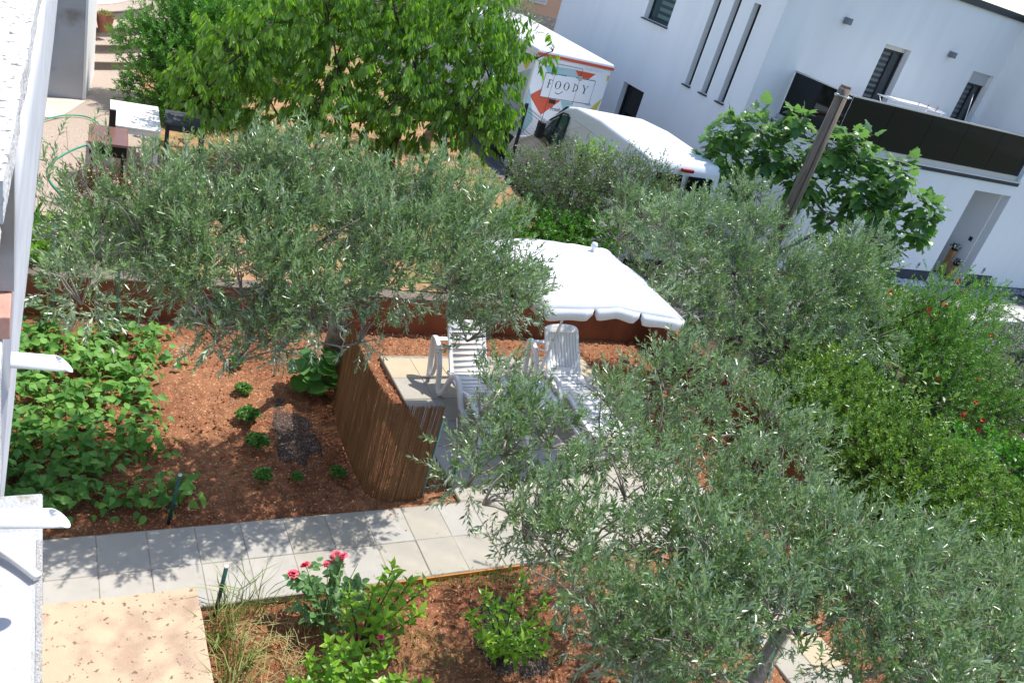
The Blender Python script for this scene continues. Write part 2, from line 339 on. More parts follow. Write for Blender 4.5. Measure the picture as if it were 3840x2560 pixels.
def olive_tree(label, base, top, blobs, dens=95, leafL=.062, leafW=.0145, seed=1, r0=.1, group='olive trees in the garden', sub=5):
    t = thing('olive_tree', label, 'tree', tuple(base), 0, group)
    b0 = Vector(base)
    mb = MB(); rs = limbs(mb, base, top, blobs, r0, .05, seed)
    tr = mb.build('trunk', M['bark'], t, True)
    mb = MB()
    cs = sorted(blobs, key=lambda q: (Vector(q[:3])-Vector(top)).length)
    nodes = [(Vector(top), r0*.6)]
    for q in cs:
        c = Vector(q[:3]); par, pr = min(nodes, key=lambda nn: (nn[0]-c).length*(1.0 if nn[0].z <= c.z+.25 else 1.6))
        end = c+Vector((0, 0, -.12)); rr = max(.010, pr*.72)
        branch(mb, par, end, rr, rr*.7, rs, sag=.06)
        nodes.append((end, rr*.75))
        for i in range(sub):
            e = c+Vector((rs.uniform(-1, 1), rs.uniform(-1, 1), rs.uniform(-.3, 1))).normalized()*q[3]*rs.uniform(.8, 1.5)
            branch(mb, end, e, .009, .0035, rs, n=3, k=4)
    mb.build('branch', M['bark'], t, True)
    P, O = sample_blobs(blobs, dens, (.25, 1.05))
    cl = np.sin(P[:, 0]*7.1+seed)+np.sin(P[:, 1]*8.3+P[:, 2]*5)+np.sin(P[:, 2]*9.7-P[:, 0]*4); keep = cl+rng.normal(size=len(P))*.3 > -.75; P = P[keep]; O = O[keep]
    F = Field(); n = len(P)
    D = O*.55+np.array([0, 0, .75])+rng.normal(size=(n, 3))*.38
    low = O[:, 2] < -.35; D[low, 2] -= 1.0
    shoots(F, P, D, .15+.15*rng.random(n), 8, leafL, leafW, T_LANCE, spread=.55, stem_r=.0018)
    # tall upright water shoots on top
    k = rng.choice(n, n//14, replace=False); k = k[O[k, 2] > .1]
    shoots(F, P[k], np.array([0, 0, 1.])+rng.normal(size=(len(k), 3))*.15+O[k]*.2, .34, 10, leafL, leafW, T_LANCE, spread=.5, stem_r=.0022)
    # blossom specks
    k = rng.choice(n, n//5, replace=False); p = P[k]+unit(len(k))*.05
    for _ in range(5):
        F.leaves(p+unit(len(k))*.02, unit(len(k)), unit(len(k)), .012, .009, T_LANCE, 2)
    f = F.mesh('crown', [LM['olive'], M['twig'], M['olivebud']])
    o = bpy.data.objects.new('crown', f); COL.objects.link(o); o.parent = t; o['kind'] = 'stuff'
    for c in t.children: c.matrix_parent_inverse = Matrix.Translation(-b0)
    return t
def reroot(t):
    inv = Matrix.Translation(-Vector(t.location))
    for c in t.children: c.matrix_parent_inverse = inv
def shrub(name, label, cat, base, blobs, dens, L, pairs, leafL, leafW, tm, lm, up=.5, spread=.8, droop=0, extra=None, group=None, bark='dbark', shell=(.35, 1.05), alt=False, flat=1.0, trunk=True, stem_r=.0022, partname='foliage'):
    t = thing(name, label, cat, tuple(base), 0, group); rs = random.Random(len(label))
    if trunk:
        mb = MB()
        for q in blobs:
            c = Vector(q[:3]); branch(mb, base, c, .022, .01, rs, n=3, k=5, sag=.02)
            for _ in range(3): branch(mb, c, c+Vector((rs.uniform(-1, 1), rs.uniform(-1, 1), rs.uniform(-.4, 1))).normalized()*q[3]*.9, .009, .003, rs, n=2, k=4)
        mb.build('stem', M[bark], t, True)
    P, O = sample_blobs(blobs, dens, shell, flat); n = len(P); F = Field()
    D = O*.7+np.array([0, 0, up])+rng.normal(size=(n, 3))*.3
    shoots(F, P, D, L*(.7+.6*rng.random(n)), pairs, leafL, leafW, tm, spread=spread, droop=droop, alt=alt, stem_r=stem_r)
    if extra:
        mname, cnt, size, clump = extra
        k = rng.choice(n, min(n, cnt)); p = P[k]+O[k]*L*.9
        for _ in range(clump): F.leaves(p+unit(len(k))*size*.5, unit(len(k)), unit(len(k)), size, size*.8, T_LEAF if size > .03 else T_LANCE, 2)
    F.build(partname, [LM[lm], M['stem'], M[extra[0]] if extra else M['stem']], t)
    reroot(t); return t

# ------------------------------------------------------------------ THE SETTING
def soil_sheet(name, x0, x1, y0, y1, step, z, m, amp=.03, fscale=3.0, edge=.15):
    nx = int((x1-x0)/step)+1; ny = int((y1-y0)/step)+1
    X, Y = np.meshgrid(np.linspace(x0, x1, nx), np.linspace(y0, y1, ny))
    Z = np.zeros_like(X); r = np.random.default_rng(3)
    for k in range(26):
        f = fscale*(1.28**k)*.35; a = r.uniform(0, 6.28); ph = r.uniform(0, 6.28)
        wob = .8*np.sin(X*f*.37+ph*2)+.8*np.sin(Y*f*.41+ph*3)
        Z += np.sin((X*math.cos(a)+Y*math.sin(a))*f+ph+wob)/(1+.22*k)
    Z = Z*amp*.25+r.normal(size=Z.shape)*amp*.11
    V = np.stack([X, Y, z+Z], -1).reshape(-1, 3).astype(np.float32)
    i = np.arange(nx*ny).reshape(ny, nx); q = np.stack([i[:-1, :-1], i[:-1, 1:], i[1:, 1:], i[1:, :-1]], -1).reshape(-1, 4).astype(np.int32)
    me = bpy.data.meshes.new(name); me.vertices.add(len(V)); me.vertices.foreach_set('co', V.ravel()); me.loops.add(q.size); me.loops.foreach_set('vertex_index', q.ravel())
    me.polygons.add(len(q)); me.polygons.foreach_set('loop_start', np.arange(len(q), dtype=np.int32)*4); me.polygons.foreach_set('loop_total', np.full(len(q), 4, np.int32)); me.materials.append(m)
    me.polygons.foreach_set('use_smooth', np.ones(len(q), bool)); me.update(calc_edges=True)
    o = bpy.data.objects.new(name, me); COL.objects.link(o); o['kind'] = 'structure'; return o
MB().box(-400, 600, -300, 900, -1.2, -.45).build('ground', M['ground'], kind='structure')
soil_sheet('garden_soil', -2.2, 9.0, .6, 10.0, .028, -.02, M['soil'], .05)
MB().box(-2.2, 9.0, .6, 10.0, -.5, -.14).build('subsoil', M['ground'], kind='structure')
# raised terrace behind the retaining wall
MB().box(-12, 8.75, 10.06, 27, -.4, .44).build('terrace_fill', M['ground'], kind='structure')
soil_sheet('terrace_lawn', 1.2, 8.75, 10.05, 27, .07, .49, M['soil2'], .05)
MB().box(-12, 1.75, 11.6, 30, .45, .515).build('aggregate_patio', M['aggregate'], kind='structure')
mb = MB()
for x0, x1, y0, y1 in ((-1.2, .30, 11.7, 12.9), (.31, 1.4, 11.7, 12.9), (-1.2, .30, 12.91, 14.1), (.31, 1.4, 12.91, 14.1), (-1.2, .38, 14.11, 15.2), (.39, 1.74, 14.11, 15.2)):
    mb.box(x0, x1, y0, y1, .5, .525)
mb.build('patio_panels', M['aggregate'], kind='structure')
MB().prism([(-3, 15.25), (.28, 15.55), (.72, 16.72), (-3, 16.25)], .5, .532).build('smooth_apron', M['conc'], kind='structure')
# driveway side
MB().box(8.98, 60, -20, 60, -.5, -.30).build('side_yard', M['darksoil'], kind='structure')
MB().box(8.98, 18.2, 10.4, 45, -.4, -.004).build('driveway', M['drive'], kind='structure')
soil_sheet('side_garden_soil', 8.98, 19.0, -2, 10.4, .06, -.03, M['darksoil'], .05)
MB().box(18.22, 24.2, 9.4, 12.9, -.4, -.03).build('house_paving_base', M['plinth'], kind='structure')
mb = MB(); r = random.Random(4)
yy = 11.0
row = 0
while yy < 12.55:
    xx = 18.3+(.1 if row % 2 else 0)
    while xx < 23.0:
        mb.box(xx, xx+.195, yy, yy+.095, -.028, -.006+r.uniform(0, .004)); xx += .203
    yy += .103; row += 1
mb.build('house_paving', M['paver'], kind='stuff')
MB().box(18.3, 21.6, 10.75, 10.96, -.03, .03).build('kerb', M['kerb'], kind='structure')
for i in range(6): MB().box(21.9+i*.52, 22.36+i*.52, 10.2, 11.7-.12*i, -.03, .012).build('paving_slab', M['kerb'], kind='structure')
def pebbles(name, x0, x1, y0, y1, n, s0, s1, z, m, zf=None, kind='stuff', flat=.6):
    ico = np.array([(1,0,0),(-1,0,0),(0,1,0),(0,-1,0),(0,0,1),(0,0,-1)], float); f = np.array([(0,2,4),(2,1,4),(1,3,4),(3,0,4),(2,0,5),(1,2,5),(3,1,5),(0,3,5)])
    P = np.stack([rng.uniform(x0, x1, n), rng.uniform(y0, y1, n), np.full(n, z)], -1)
    if zf is not None: P = P[zf(P)]; n = len(P)
    A = unit(n); B = np.cross(A, unit(n)); B /= np.linalg.norm(B, axis=1)[:, None]; C = np.cross(A, B)
    sz = rng.uniform(s0, s1, n)*(1+rng.random(n)**6*1.5); sc = rng.uniform(.6, 1.1, (n, 3))*sz[:, None]
    V = ico[None, :, 0:1]*A[:, None]*sc[:, None, 0:1]+ico[None, :, 1:2]*B[:, None]*sc[:, None, 1:2]+ico[None, :, 2:3]*C[:, None]*sc[:, None, 2:3]
    V[:, :, 2] *= flat; V += P[:, None]
    F = Field(); F.raw(V.reshape(-1, 3), (f[None]+(np.arange(n)*6)[:, None, None]).reshape(-1, 3), 0, np.repeat(rng.random(n), 6))
    return F.build(name, [m], kind=kind)
offpath = lambda P: ~(((P[:, 1] > 5.05) & (P[:, 1] < 6.12)) | ((P[:, 0] > 3.98) & (P[:, 0] < 7.1) & (P[:, 1] > 5) & (P[:, 1] < 9.02)) | ((P[:, 0] > 6.25) & (P[:, 0] < 7.15) & (P[:, 1] < 5.2)))
pebbles('soil_stones', -1, 8.8, 2.5, 9.7, 3800, .004, .011, .012, M['stone'], offpath)
pebbles('soil_clods', -1, 8.8, 2.5, 9.7, 15000, .005, .015, .008, M['clod'], offpath)
pebbles('grey_gravel_bed', 22.2, 28, 12.2, 12.85, 2600, .03, .06, -.02, M['gravel'], lambda P: P[:, 1] > 12.75-.25*(P[:, 0]-22.2)*.5)
pebbles('white_gravel_bed', 17.0, 20.3, 12.55, 12.9, 1400, .02, .045, .0, M['wgravel'])
# leaf litter on the soil
F = Field(); n = 3600; P = np.stack([rng.uniform(-.5, 8.6, n), rng.uniform(3, 9.6, n), np.full(n, .02)], -1); P = P[offpath(P)]; n = len(P)
F.leaves(P, rng.normal(size=(n, 3))*np.array([1, 1, .15]), np.array([0, 0, 1.])+rng.normal(size=(n, 3))*.3, .05, .011, T_LANCE)
F.build('leaf_litter', [M['chip']])
# dark mulch patches
for nm, cx, cy, rx, ry in (('mulch_patch', 2.5, 7.45, .26, .68), ('mulch_patch', 3.75, 4.25, .3, .5)):
    mb = MB(); ring = []
    for k in range(7):
        for j in range(28):
            a = j*2*math.pi/28; q = (k/6)*(1+.16*math.sin(3*a+cx)+.1*math.sin(7*a)); ring.append((cx+rx*q*math.cos(a), cy+ry*q*math.sin(a), .016+.02*(1-(k/6)**2)+r.uniform(-.004, .004)-(.05 if k == 6 else 0)))
    mb.add(ring, [(k*28+j, k*28+(j+1) % 28, (k+1)*28+(j+1) % 28, (k+1)*28+j) for k in range(6) for j in range(28)])
    mb.build(nm, M['ash'], smooth=True, kind='structure')
    pebbles('ash_flakes', cx-rx*1.15, cx+rx*1.15, cy-ry*1.15, cy+ry*1.15, 1600, .003, .007, .03, M['walltop'], lambda P, cx=cx, cy=cy, rx=rx, ry=ry: ((P[:, 0]-cx)/rx)**2+((P[:, 1]-cy)/ry)**2 < 1.2)

# ---- garden path and patio of concrete slabs, each slab its own piece
def slab_mesh(w_, d_, m, name):
    mb = MB(); e = .006; h = .04
    mb.add([(0,0,-h),(w_,0,-h),(w_,d_,-h),(0,d_,-h),(0,0,-e),(w_,0,-e),(w_,d_,-e),(0,d_,-e),(e,e,0),(w_-e,e,0),(w_-e,d_-e,0),(e,d_-e,0)],
           [(0,1,5,4),(1,2,6,5),(2,3,7,6),(3,0,4,7),(4,5,9,8),(5,6,10,9),(6,7,11,10),(7,4,8,11),(8,9,10,11)])
    return mb.mesh(name, m)
MB().box(-1.2, 4.0, 5.085, 6.05, -.05, .022).build('path_joint_sand', M['jsand'], kind='structure'); MB().box(3.995, 7.25, 5.085, 8.99, -.05, .021).build('patio_joint_sand', M['jsand'], kind='structure')
path = thing('garden_path', None, None); path['kind'] = 'structure'; path.location = (0, 5.1, 0)
patio = thing('patio', None, None); patio['kind'] = 'structure'; patio.location = (4, 5.1, 0)
meshes = [slab_mesh(.4005, .4735, M[k], 'slab') for k in ('slabA', 'slabA', 'slabB', 'slabB', 'slabC')]
r = random.Random(11)
for i in range(-3, 18):
    for j in range(2):
        x = .072+i*.4035; grey = x < 1.9
        me = meshes[r.choice([0, 1]) if grey else r.choice([2, 3, 2, 0] if x > 2.6 else [0, 2])]
        o = place(me, 'slab', path, (x, -.01+j*.476, .028+r.uniform(-.003, .003)), (r.uniform(-.006, .006), r.uniform(-.006, .006), r.uniform(-.004, .004)))
for i in range(8):
    for j in range(6):
        x = .0+i*.4035; y = .97+j*.476
        me = meshes[r.choice([2, 3, 2, 0, 4] if j > 3 else [2, 3, 0])]
        if i == 0 and j == 5: me = meshes[4]
        place(me, 'slab', patio, (x, y, .028+r.uniform(-.003, .003)), (r.uniform(-.006, .006), r.uniform(-.006, .006), r.uniform(-.004, .004)))
spur = thing('side_path', None, None); spur['kind'] = 'structure'; spur.location = (6.3, 1.4, .03)
for i in range(2):
    for j in range(8): place(meshes[r.choice([2, 3, 4])], 'slab', spur, (i*.4035+.05*(7-j)*0, j*.476-.1, .028+r.uniform(-.003, .003)))
MB().box(2.6, 4.3, 5.058, 5.075, -.02, .03).build('path_edging', M['brass'], kind='structure')
# ---- retaining wall
w1 = thing('retaining_wall', 'low red-stained concrete retaining wall behind the olive tree and loungers', 'wall', (0, 10, 0))
mb = MB(); mb.prism([(-1.5, 9.98), (9.0, 9.48), (9.0, 9.70), (-1.5, 10.2)], -.15, .50); mb.build('wall_body', M['redwall'], w1)
MB().prism([(-1.5, 9.975), (9.0, 9.475), (9.0, 9.705), (-1.5, 10.205)], .502, .53).build('wall_top', M['walltop'], w1, bevel=.006); reroot(w1)
w2 = thing('side_wall', 'red-stained garden wall running towards the viewer under the right hand hedge', 'wall', (8.9, 6, 0))
MB().box(8.78, 8.98, 1.0, 9.47, -.15, .55).build('wall_body', M['redwall'], w2); reroot(w2)

# ---- curved steps up on the far left, grey annexe, far things
st = thing('curved_steps', 'wide curved aggregate steps rising to a pale tiled terrace', 'steps', (-1.5, 23.7, .5))
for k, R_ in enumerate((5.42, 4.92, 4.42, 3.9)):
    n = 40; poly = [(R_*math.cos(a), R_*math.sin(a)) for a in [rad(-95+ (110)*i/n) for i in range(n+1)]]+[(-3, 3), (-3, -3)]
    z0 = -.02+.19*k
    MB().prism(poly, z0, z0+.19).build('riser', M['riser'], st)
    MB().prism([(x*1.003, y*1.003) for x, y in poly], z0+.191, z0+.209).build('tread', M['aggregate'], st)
n = 40; MB().prism([(3.5*math.cos(a), 3.5*math.sin(a)) for a in [rad(-95+110*i/n) for i in range(n+1)]]+[(-3, 3)], .76, .775).build('terrace_tiles', M['terrace'], st)
an = thing('annexe', 'grey rendered annexe corner with its sunlit side coloured lighter, by the curved steps', 'building', (.7, 16.75, .5))
MB().prism([(-3, 16.25), (.66, 16.75), (.66, 22.0), (-3, 22)], .45, 5.0).build('wall', [M['greywall']], an)
MB().prism([(.663, 16.76), (.705, 16.77), (.92, 18.5), (1.1, 22), (.663, 22)], .45, 5.0).build('side_wall', M['whitewall'], an)  # sunlit face of the same annexe, its light put in as a paler colour
MB().box(-.10, .0, 16.62, 16.66, 1.72, 1.84).build('outlet', M['walltop'], an); reroot(an)
mb = MB(); rr = random.Random(2)
pts = [(-.4, 15.9, 3.15), (0.0, 15.9, 3.07), (.35, 15.95, 3.3), (.75, 16.2, 3.75)]
tag(MB().tube(pts, .012, 6).build('clothes_line', M['wtable'], smooth=True), 'pale washing line stretched across the grey annexe wall', 'line')
cl = MB(); cl.add([(.42+.05*i, 15.9+.01*(i % 2), 3.55+.05*i-.35*j) for i in range(5) for j in range(2)], [(2*i, 2*i+2, 2*i+3, 2*i+1) for i in range(4)])
o = cl.build('hanging_cloth', mat('blue_cloth', (.42, .52, .62), .9)); tag(o, 'small pale blue cloth hanging from the washing line', 'cloth')
sm = o.modifiers.new('s', 'SOLIDIFY'); sm.thickness = .01
p = thing('plant_pot', 'square glazed terracotta pot with a dry plant on the curved steps', 'pot', (1.15, 19.95, 1.06))
MB().lathe((0, 0, 0), [(.0, 0), (.12, 0), (.19, .34), (.2, .36), (.17, .36), (.16, .3), (0, .3)], 4).build('pot_body', M['terracotta'], p, bevel=.02)
F = Field(); P = np.stack([rng.uniform(-.12, .12, 60), rng.uniform(-.12, .12, 60), np.full(60, .31)], -1); F.leaves(P, rng.normal(size=(60, 3))*.5+np.array([0, 0, 1]), unit(60), .12, .03, T_LANCE); F.build('foliage', [LM['grass']], p)

# ---- the viewer's own house: grazing white wall, coping, spouts, slabs (far left edge)
nb = thing('own_house_wall', 'streaked old white plaster wall with rough coping along the far left edge', 'wall', (-.3, 6, 0))
mb = MB(); Ys = [2.75, 3.2, 3.8, 4.5, 5.5, 7, 9, 12, 15, 16.2]; Zs = [0, 1, 2, 3, 3.8, 4.4, 4.78]
def wx(y, z):
    t = z/4.85; b = -.5+.031*y; tp = -.125+.030*y-.004
    return b+(tp-b)*(t+.18*math.sin(math.pi*t)) + .006*math.sin(y*7+z*2)
k = 0; vs = [(wx(y, z), y, z) for y in Ys for z in Zs]+[(-1.5, y, z) for y in Ys for z in Zs]; nz = len(Zs); N_ = len(Ys)*nz; fs = []
for i in range(len(Ys)-1):
    for j in range(nz-1): a = i*nz+j; fs.append((a, a+nz, a+nz+1, a+1))
    a = i*nz+nz-1; fs.append((a, a+nz, a+nz+N_, a+N_))
for j in range(nz-1): fs.append((j, j+1, j+1+N_, j+N_))
mb.add(vs, fs).build('wall', M['sidewall'], nb, True)
mb = MB(); rr = random.Random(5); pts = []
for i in range(60):
    y = 1.95+i*.12; x = -.125+.030*y+rr.uniform(-.004, .004); pts.append((x, y))
poly = pts+[(-.9, pts[-1][1]), (-.9, 1.95)]
mb.prism(poly, 4.80, 4.90).build('coping', M['rough'], nb)
MB().lathe((-.16, 2.55, 4.28), [(.04, 0), (.05, .03), (.03, .06), (.065, .16), (.07, .22), (.04, .34), (.03, .40), (.05, .45), (.05, .5)], 16).build('baluster', M['rough'], nb, True)
MB().box(-.9, -.06, 2.6, 2.72, 4.28, 4.8).build('pier', M['greywall'], nb)  # grey tone paints the shadow on the plaster under the coping
MB().box(-.9, -.066, 2.45, 2.75, 4.20, 4.275).build('tile', M['tile'], nb, bevel=.004)
MB().box(-.9, -.085, 2.3, 2.74, 4.12, 4.196).build('stone_course', M['rough'], nb, bevel=.006)
MB().box(-.9, -.080, 2.9, 3.08, 3.72, 3.86).build('tile', M['tile'], nb, bevel=.004)
MB().box(-.9, -.1, 1.5, 3.3, 3.48, 4.11).build('balcony_edge', M['rough'], nb, bevel=.006)
reroot(nb)
def spout(name, y, r_, x1, label):
    n = 28; mb = MB(); x0 = -.3; ti = .003; vs = []; slope = -.10
    for rr_, off in ((r_, 0), (r_-ti, .0)):
        for j in range(n):
            a = 2*math.pi*j/n; cy, cz = math.cos(a)*rr_, math.sin(a)*rr_
            tip = x1-(cz+r_)*1.05      # bevel cut: longer below
            vs += [(x0, y+cy, 3.80+cz), (tip, y+cy, 3.80+cz+slope*(tip-x0))]
    fs = []
    for j in range(n):
        a, b = 2*j, 2*((j+1) % n); c, d = a+2*n, b+2*n
        fs += [(a, b, b+1, a+1), (c, c+1, d+1, d), (a+1, b+1, d+1, c+1)]
    o = mb.add(vs, fs).build(name, M['white'], None, True); return tag(o, label, 'drain spout', 'white pipe spouts from the near balcony')
spout('drain_spout', 3.0, .030, .125, 'upper white plastic drain spout, angled cut end over the bean plants')
spout('drain_spout', 2.15, .0295, .10, 'lower white plastic drain spout, nearest the viewer, over the pale slab corner')
mb = MB(); pts = []; rs_ = []
for i in range(64):
    t = i/63; pts.append((-.20+.215*t, 2.475-.13*t-.09*t*t, 3.425+.03*(1-t)**2)); rs_.append(.0125+(.0035 if i % 2 else 0))
tag(mb.tube(pts, rs_, 14).build('corrugated_pipe', M['white'], None, True), 'short corrugated white hose lying on the pale slab edge below the spouts', 'hose')
ps = thing('lower_roof_slab', 'pale limewashed roof slab with brown lichen edge at the bottom left corner', 'slab', (-.5, 2, 3.4))
MB().box(-1.6, .030, .2, 2.695, 3.25, 3.40).build('slab', M['pale'], ps, bevel=.008); reroot(ps)
MB().box(.012, .0295, .3, 2.45, 3.4005, 3.4025).build('lichen_edge', mat('lichen_crust', (.42, .42, .43), .95, bump=.6, bscale=150, col2=(.27, .24, .17), mixscale=160, lo=.45, hi=.65), ps)
MB().box(-.5, -.0, .3, 2.5, 3.4003, 3.4012).build('mottled_top', mat('limewash', (.45, .46, .49), .95, var=.08, col3=(.27, .245, .19), s3=16, lo3=.62, hi3=.74), ps)
MB().box(-1.5, 0.0, .3, 2.6, -.1, 3.249).build('lower_roof_wall', M['whitewall'], ps); 
reroot(ps)
bs = thing('beige_slab', 'weathered beige concrete slab spotted with brown lichen beside the path', 'slab', (.5, 4, .3))
mb = MB(); rr = random.Random(9); poly = [(-1, 5.03)]
for i in range(24): poly.append((-.9+i*.0868, 5.03-.004*i*.3+rr.uniform(-.004, .004)))
poly += [(1.13, 5.0), (1.145, 4.96)]+[(1.145+rr.uniform(-.006, .003), 4.9-i*.1) for i in range(30)]+[(1.14, 1.8), (-1, 1.8)]
mb.prism(poly, -.1, .35).build('slab', M['beige'], bs)
reroot(bs)

# ---- the modern white house
H_ = thing('modern_house', 'two storey white rendered house with dark glass balcony and slit windows', 'house', (14.05, 14.93, 0))
def wall_grid(mb, a0, a1, z0, z1, holes, fn, depth):
    """fn(a, d, z)->point, d = depth behind the face; solid wall with openings"""
    As = sorted({a0, a1, *[h[0] for h in holes], *[h[1] for h in holes]}); Z = sorted({z0, z1, *[h[2] for h in holes], *[h[3] for h in holes]})
    As = [a for a in As if a0 <= a <= a1]; Z = [z for z in Z if z0 <= z <= z1]
    inh = lambda a, z: any(h[0] < a < h[1] and h[2] < z < h[3] for h in holes)
    for i in range(len(As)-1):
        for j in range(len(Z)-1):
            if inh((As[i]+As[i+1])/2, (Z[j]+Z[j+1])/2): continue
            mb.add([fn(As[i], 0, Z[j]), fn(As[i+1], 0, Z[j]), fn(As[i+1], 0, Z[j+1]), fn(As[i], 0, Z[j+1])], [(0, 1, 2, 3)])
    for h in holes:
        c = [(h[0], h[2]), (h[1], h[2]), (h[1], h[3]), (h[0], h[3])]
        for q in range(4):
            (a, z), (b, y) = c[q], c[(q+1) % 4]
            mb.add([fn(a, 0, z), fn(b, 0, y), fn(b, depth, y), fn(a, depth, z)], [(0, 1, 2, 3)])
sideA = lambda a, d, z: (14.05+d, a, z)       # facade seen on the left, runs in Y
slits = [(17.03, 17.28), (16.34, 16.58), (15.66, 15.90)]
mb = MB(); wall_grid(mb, 14.93, 24.3, -.3, 6.56, [(18.72, 19.86, 3.93, 5.25), (18.74, 19.77, .9, 2.22)]+[(a, b, 2.90, 5.16) for a, b in slits], sideA, .22)
mb.add([(14.05, 24.3, -.3), (30, 24.3, -.3), (30, 24.3, 6.56), (14.05, 24.3, 6.56)], [(0, 1, 2, 3)])
mb.build('side_facade', M['render'], H_)
upper = lambda a, d, z: (a, 14.93+d, z)
mb = MB(); wall_grid(mb, 14.05, 22.12, 3.0, 6.56, [(17.53, 18.47, 3.05, 5.14), (21.04, 21.94, 3.05, 5.10)], upper, .24); mb.build('upper_facade', M['render'], H_)
front = lambda a, d, z: (a, 12.93+d, z)
mb = MB(); wall_grid(mb, 15.0, 22.11, -.3, 2.84, [(20.54, 22.109, -.2, 2.57), (17.2, 18.1, .1, 2.3)], front, .24); wall_grid(mb, 22.11, 30, -.6, 6.56, [], front, .2)
mb.add([(15.0, 12.93, -.3), (15.0, 14.93, -.3), (15.0, 14.93, 2.84), (15.0, 12.93, 2.84)], [(0, 1, 2, 3)])
mb.add([(14.05, 14.93, -.3), (15.0, 14.93, -.3), (15.0, 14.93, 3.0), (14.05, 14.93, 3.0)], [(0, 1, 2, 3)])
mb.add([(22.11, 12.93, 2.94), (22.11, 14.93, 2.94), (22.11, 14.93, 6.56), (22.11, 12.93, 6.56)], [(0, 1, 2, 3)])
mb.build('front_facade', M['render'], H_)
mb = MB(); mb.add([(20.54, 13.17, -.2), (20.54, 14.5, -.2), (20.54, 14.5, 2.57), (20.54, 13.17, 2.57)], [(0, 1, 2, 3)]); mb.add([(22.10, 13.17, -.2), (22.10, 14.5, -.2), (22.10, 14.5, 2.57), (22.10, 13.17, 2.57)], [(0, 1, 2, 3)])
mb.add([(20.54, 14.5, -.2), (22.1, 14.5, -.2), (22.1, 14.5, 2.57), (20.54, 14.5, 2.57)], [(0, 1, 2, 3)]); mb.add([(20.54, 13.17, 2.57), (22.1, 13.17, 2.57), (22.1, 14.5, 2.57), (20.54, 14.5, 2.57)], [(0, 1, 2, 3)])
mb.build('porch_lining', M['render'], H_)
MB().box(20.545, 22.095, 12.80, 14.5, -.2, .0).build('porch_step', M['kerb'], H_, bevel=.006)
MB().box(20.7, 21.5, 14.44, 14.497, .002, 2.2).build('front_door', M['plinth'], H_)
mb = MB()
mb.box(14.046, 30, 14.931, 24.299, 6.561, 6.59); mb.build('roof_deck', M['plinth'], H_)
mb = MB(); mb.box(13.98, 22.2, 14.86, 15.1, 6.50, 6.66); mb.box(13.98, 14.2, 15.1, 24.4, 6.50, 6.66); mb.box(22.04, 22.25, 12.86, 14.858, 6.50, 6.66); mb.box(22.252, 30, 12.86, 13.1, 6.50, 6.66)
mb.build('roof_edge', M['dark'], H_)
MB().box(14.97, 22.108, 12.90, 14.929, 2.842, 2.935).build('balcony_slab_edge', M['plinth'], H_)
MB().box(14.95, 22.104, 12.86, 14.925, 2.937, 2.965).build('balcony_floor', M['kerb'], H_)
MB().box(15.06, 22.10, 13.0, 13.10, 2.967, 3.08).build('glass_channel', M['alu'], H_); MB().box(15.06, 15.16, 13.102, 14.92, 2.967, 3.08).build('glass_channel', M['alu'], H_)
xs = [15.10, 16.42, 17.80, 19.15, 20.5, 21.75]
xs = [15.10, 16.48, 17.86, 19.22, 20.6, 22.09]
for a, b in zip(xs[:-1], xs[1:]): MB().box(a+.006, b-.006, 13.04, 13.056, 3.06, 4.05).build('glass_panel', M['glass'], H_)
for a, b in ((13.07, 13.98), (13.99, 14.9)): MB().box(15.10, 15.116, a+.004, b, 3.06, 4.05).build('glass_panel', M['glass'], H_)
mb = MB(); mb.box(15.09, 22.1, 13.03, 13.066, 4.052, 4.085); mb.build('top_rail', M['alu'], H_); MB().box(15.09, 15.126, 13.068, 14.92, 4.052, 4.085).build('top_rail', M['alu'], H_)
def door_win(x0, x1, z0, z1, Y, box, curtain):
    f = MB(); q = .055; y0, y1 = Y+.17, Y+.235
    f.box(x0, x0+q, y0, y1, z0, z1-box); f.box(x1-q, x1, y0, y1, z0, z1-box); f.box(x0+q, x1-q, y0, y1, z1-box-q, z1-box); f.box(x0+q, x1-q, y0, y1, z0, z0+q); f.box((x0*.38+x1*.62)-.02, (x0*.38+x1*.62)+.02, y0, y1, z0+q, z1-box-q)
    wf = f.build('window', M['dark'], H_)
    MB().box(x0+q, x1-q, y1-.02, y1-.012, z0+q, z1-box-q).build('pane', mat('window_pane', (.05, .06, .065), .08, spec=.6), wf)
    if box: MB().box(x0, x1, Y+.12, Y+.238, z1-box, z1).build('shutter_box', M['alu'], wf)
    n = int((z1-z0)/.13); xb = x0*.38+x1*.62
    for i in range(n):
        zz = z1-box-.08-i*.13
        if curtain: MB().box(x0+q+.004, xb-.03, y1-.028, y1-.022, zz-.06, zz).build('blind_slat', M['blindL'], wf)
    return wf
door_win(17.53, 18.47, 3.05, 5.14, 14.93, .10, True)
door_win(21.04, 21.94, 3.05, 5.10, 14.93, .30, True)
door_win(17.2, 18.1, .1, 2.3, 12.93, .0, True)
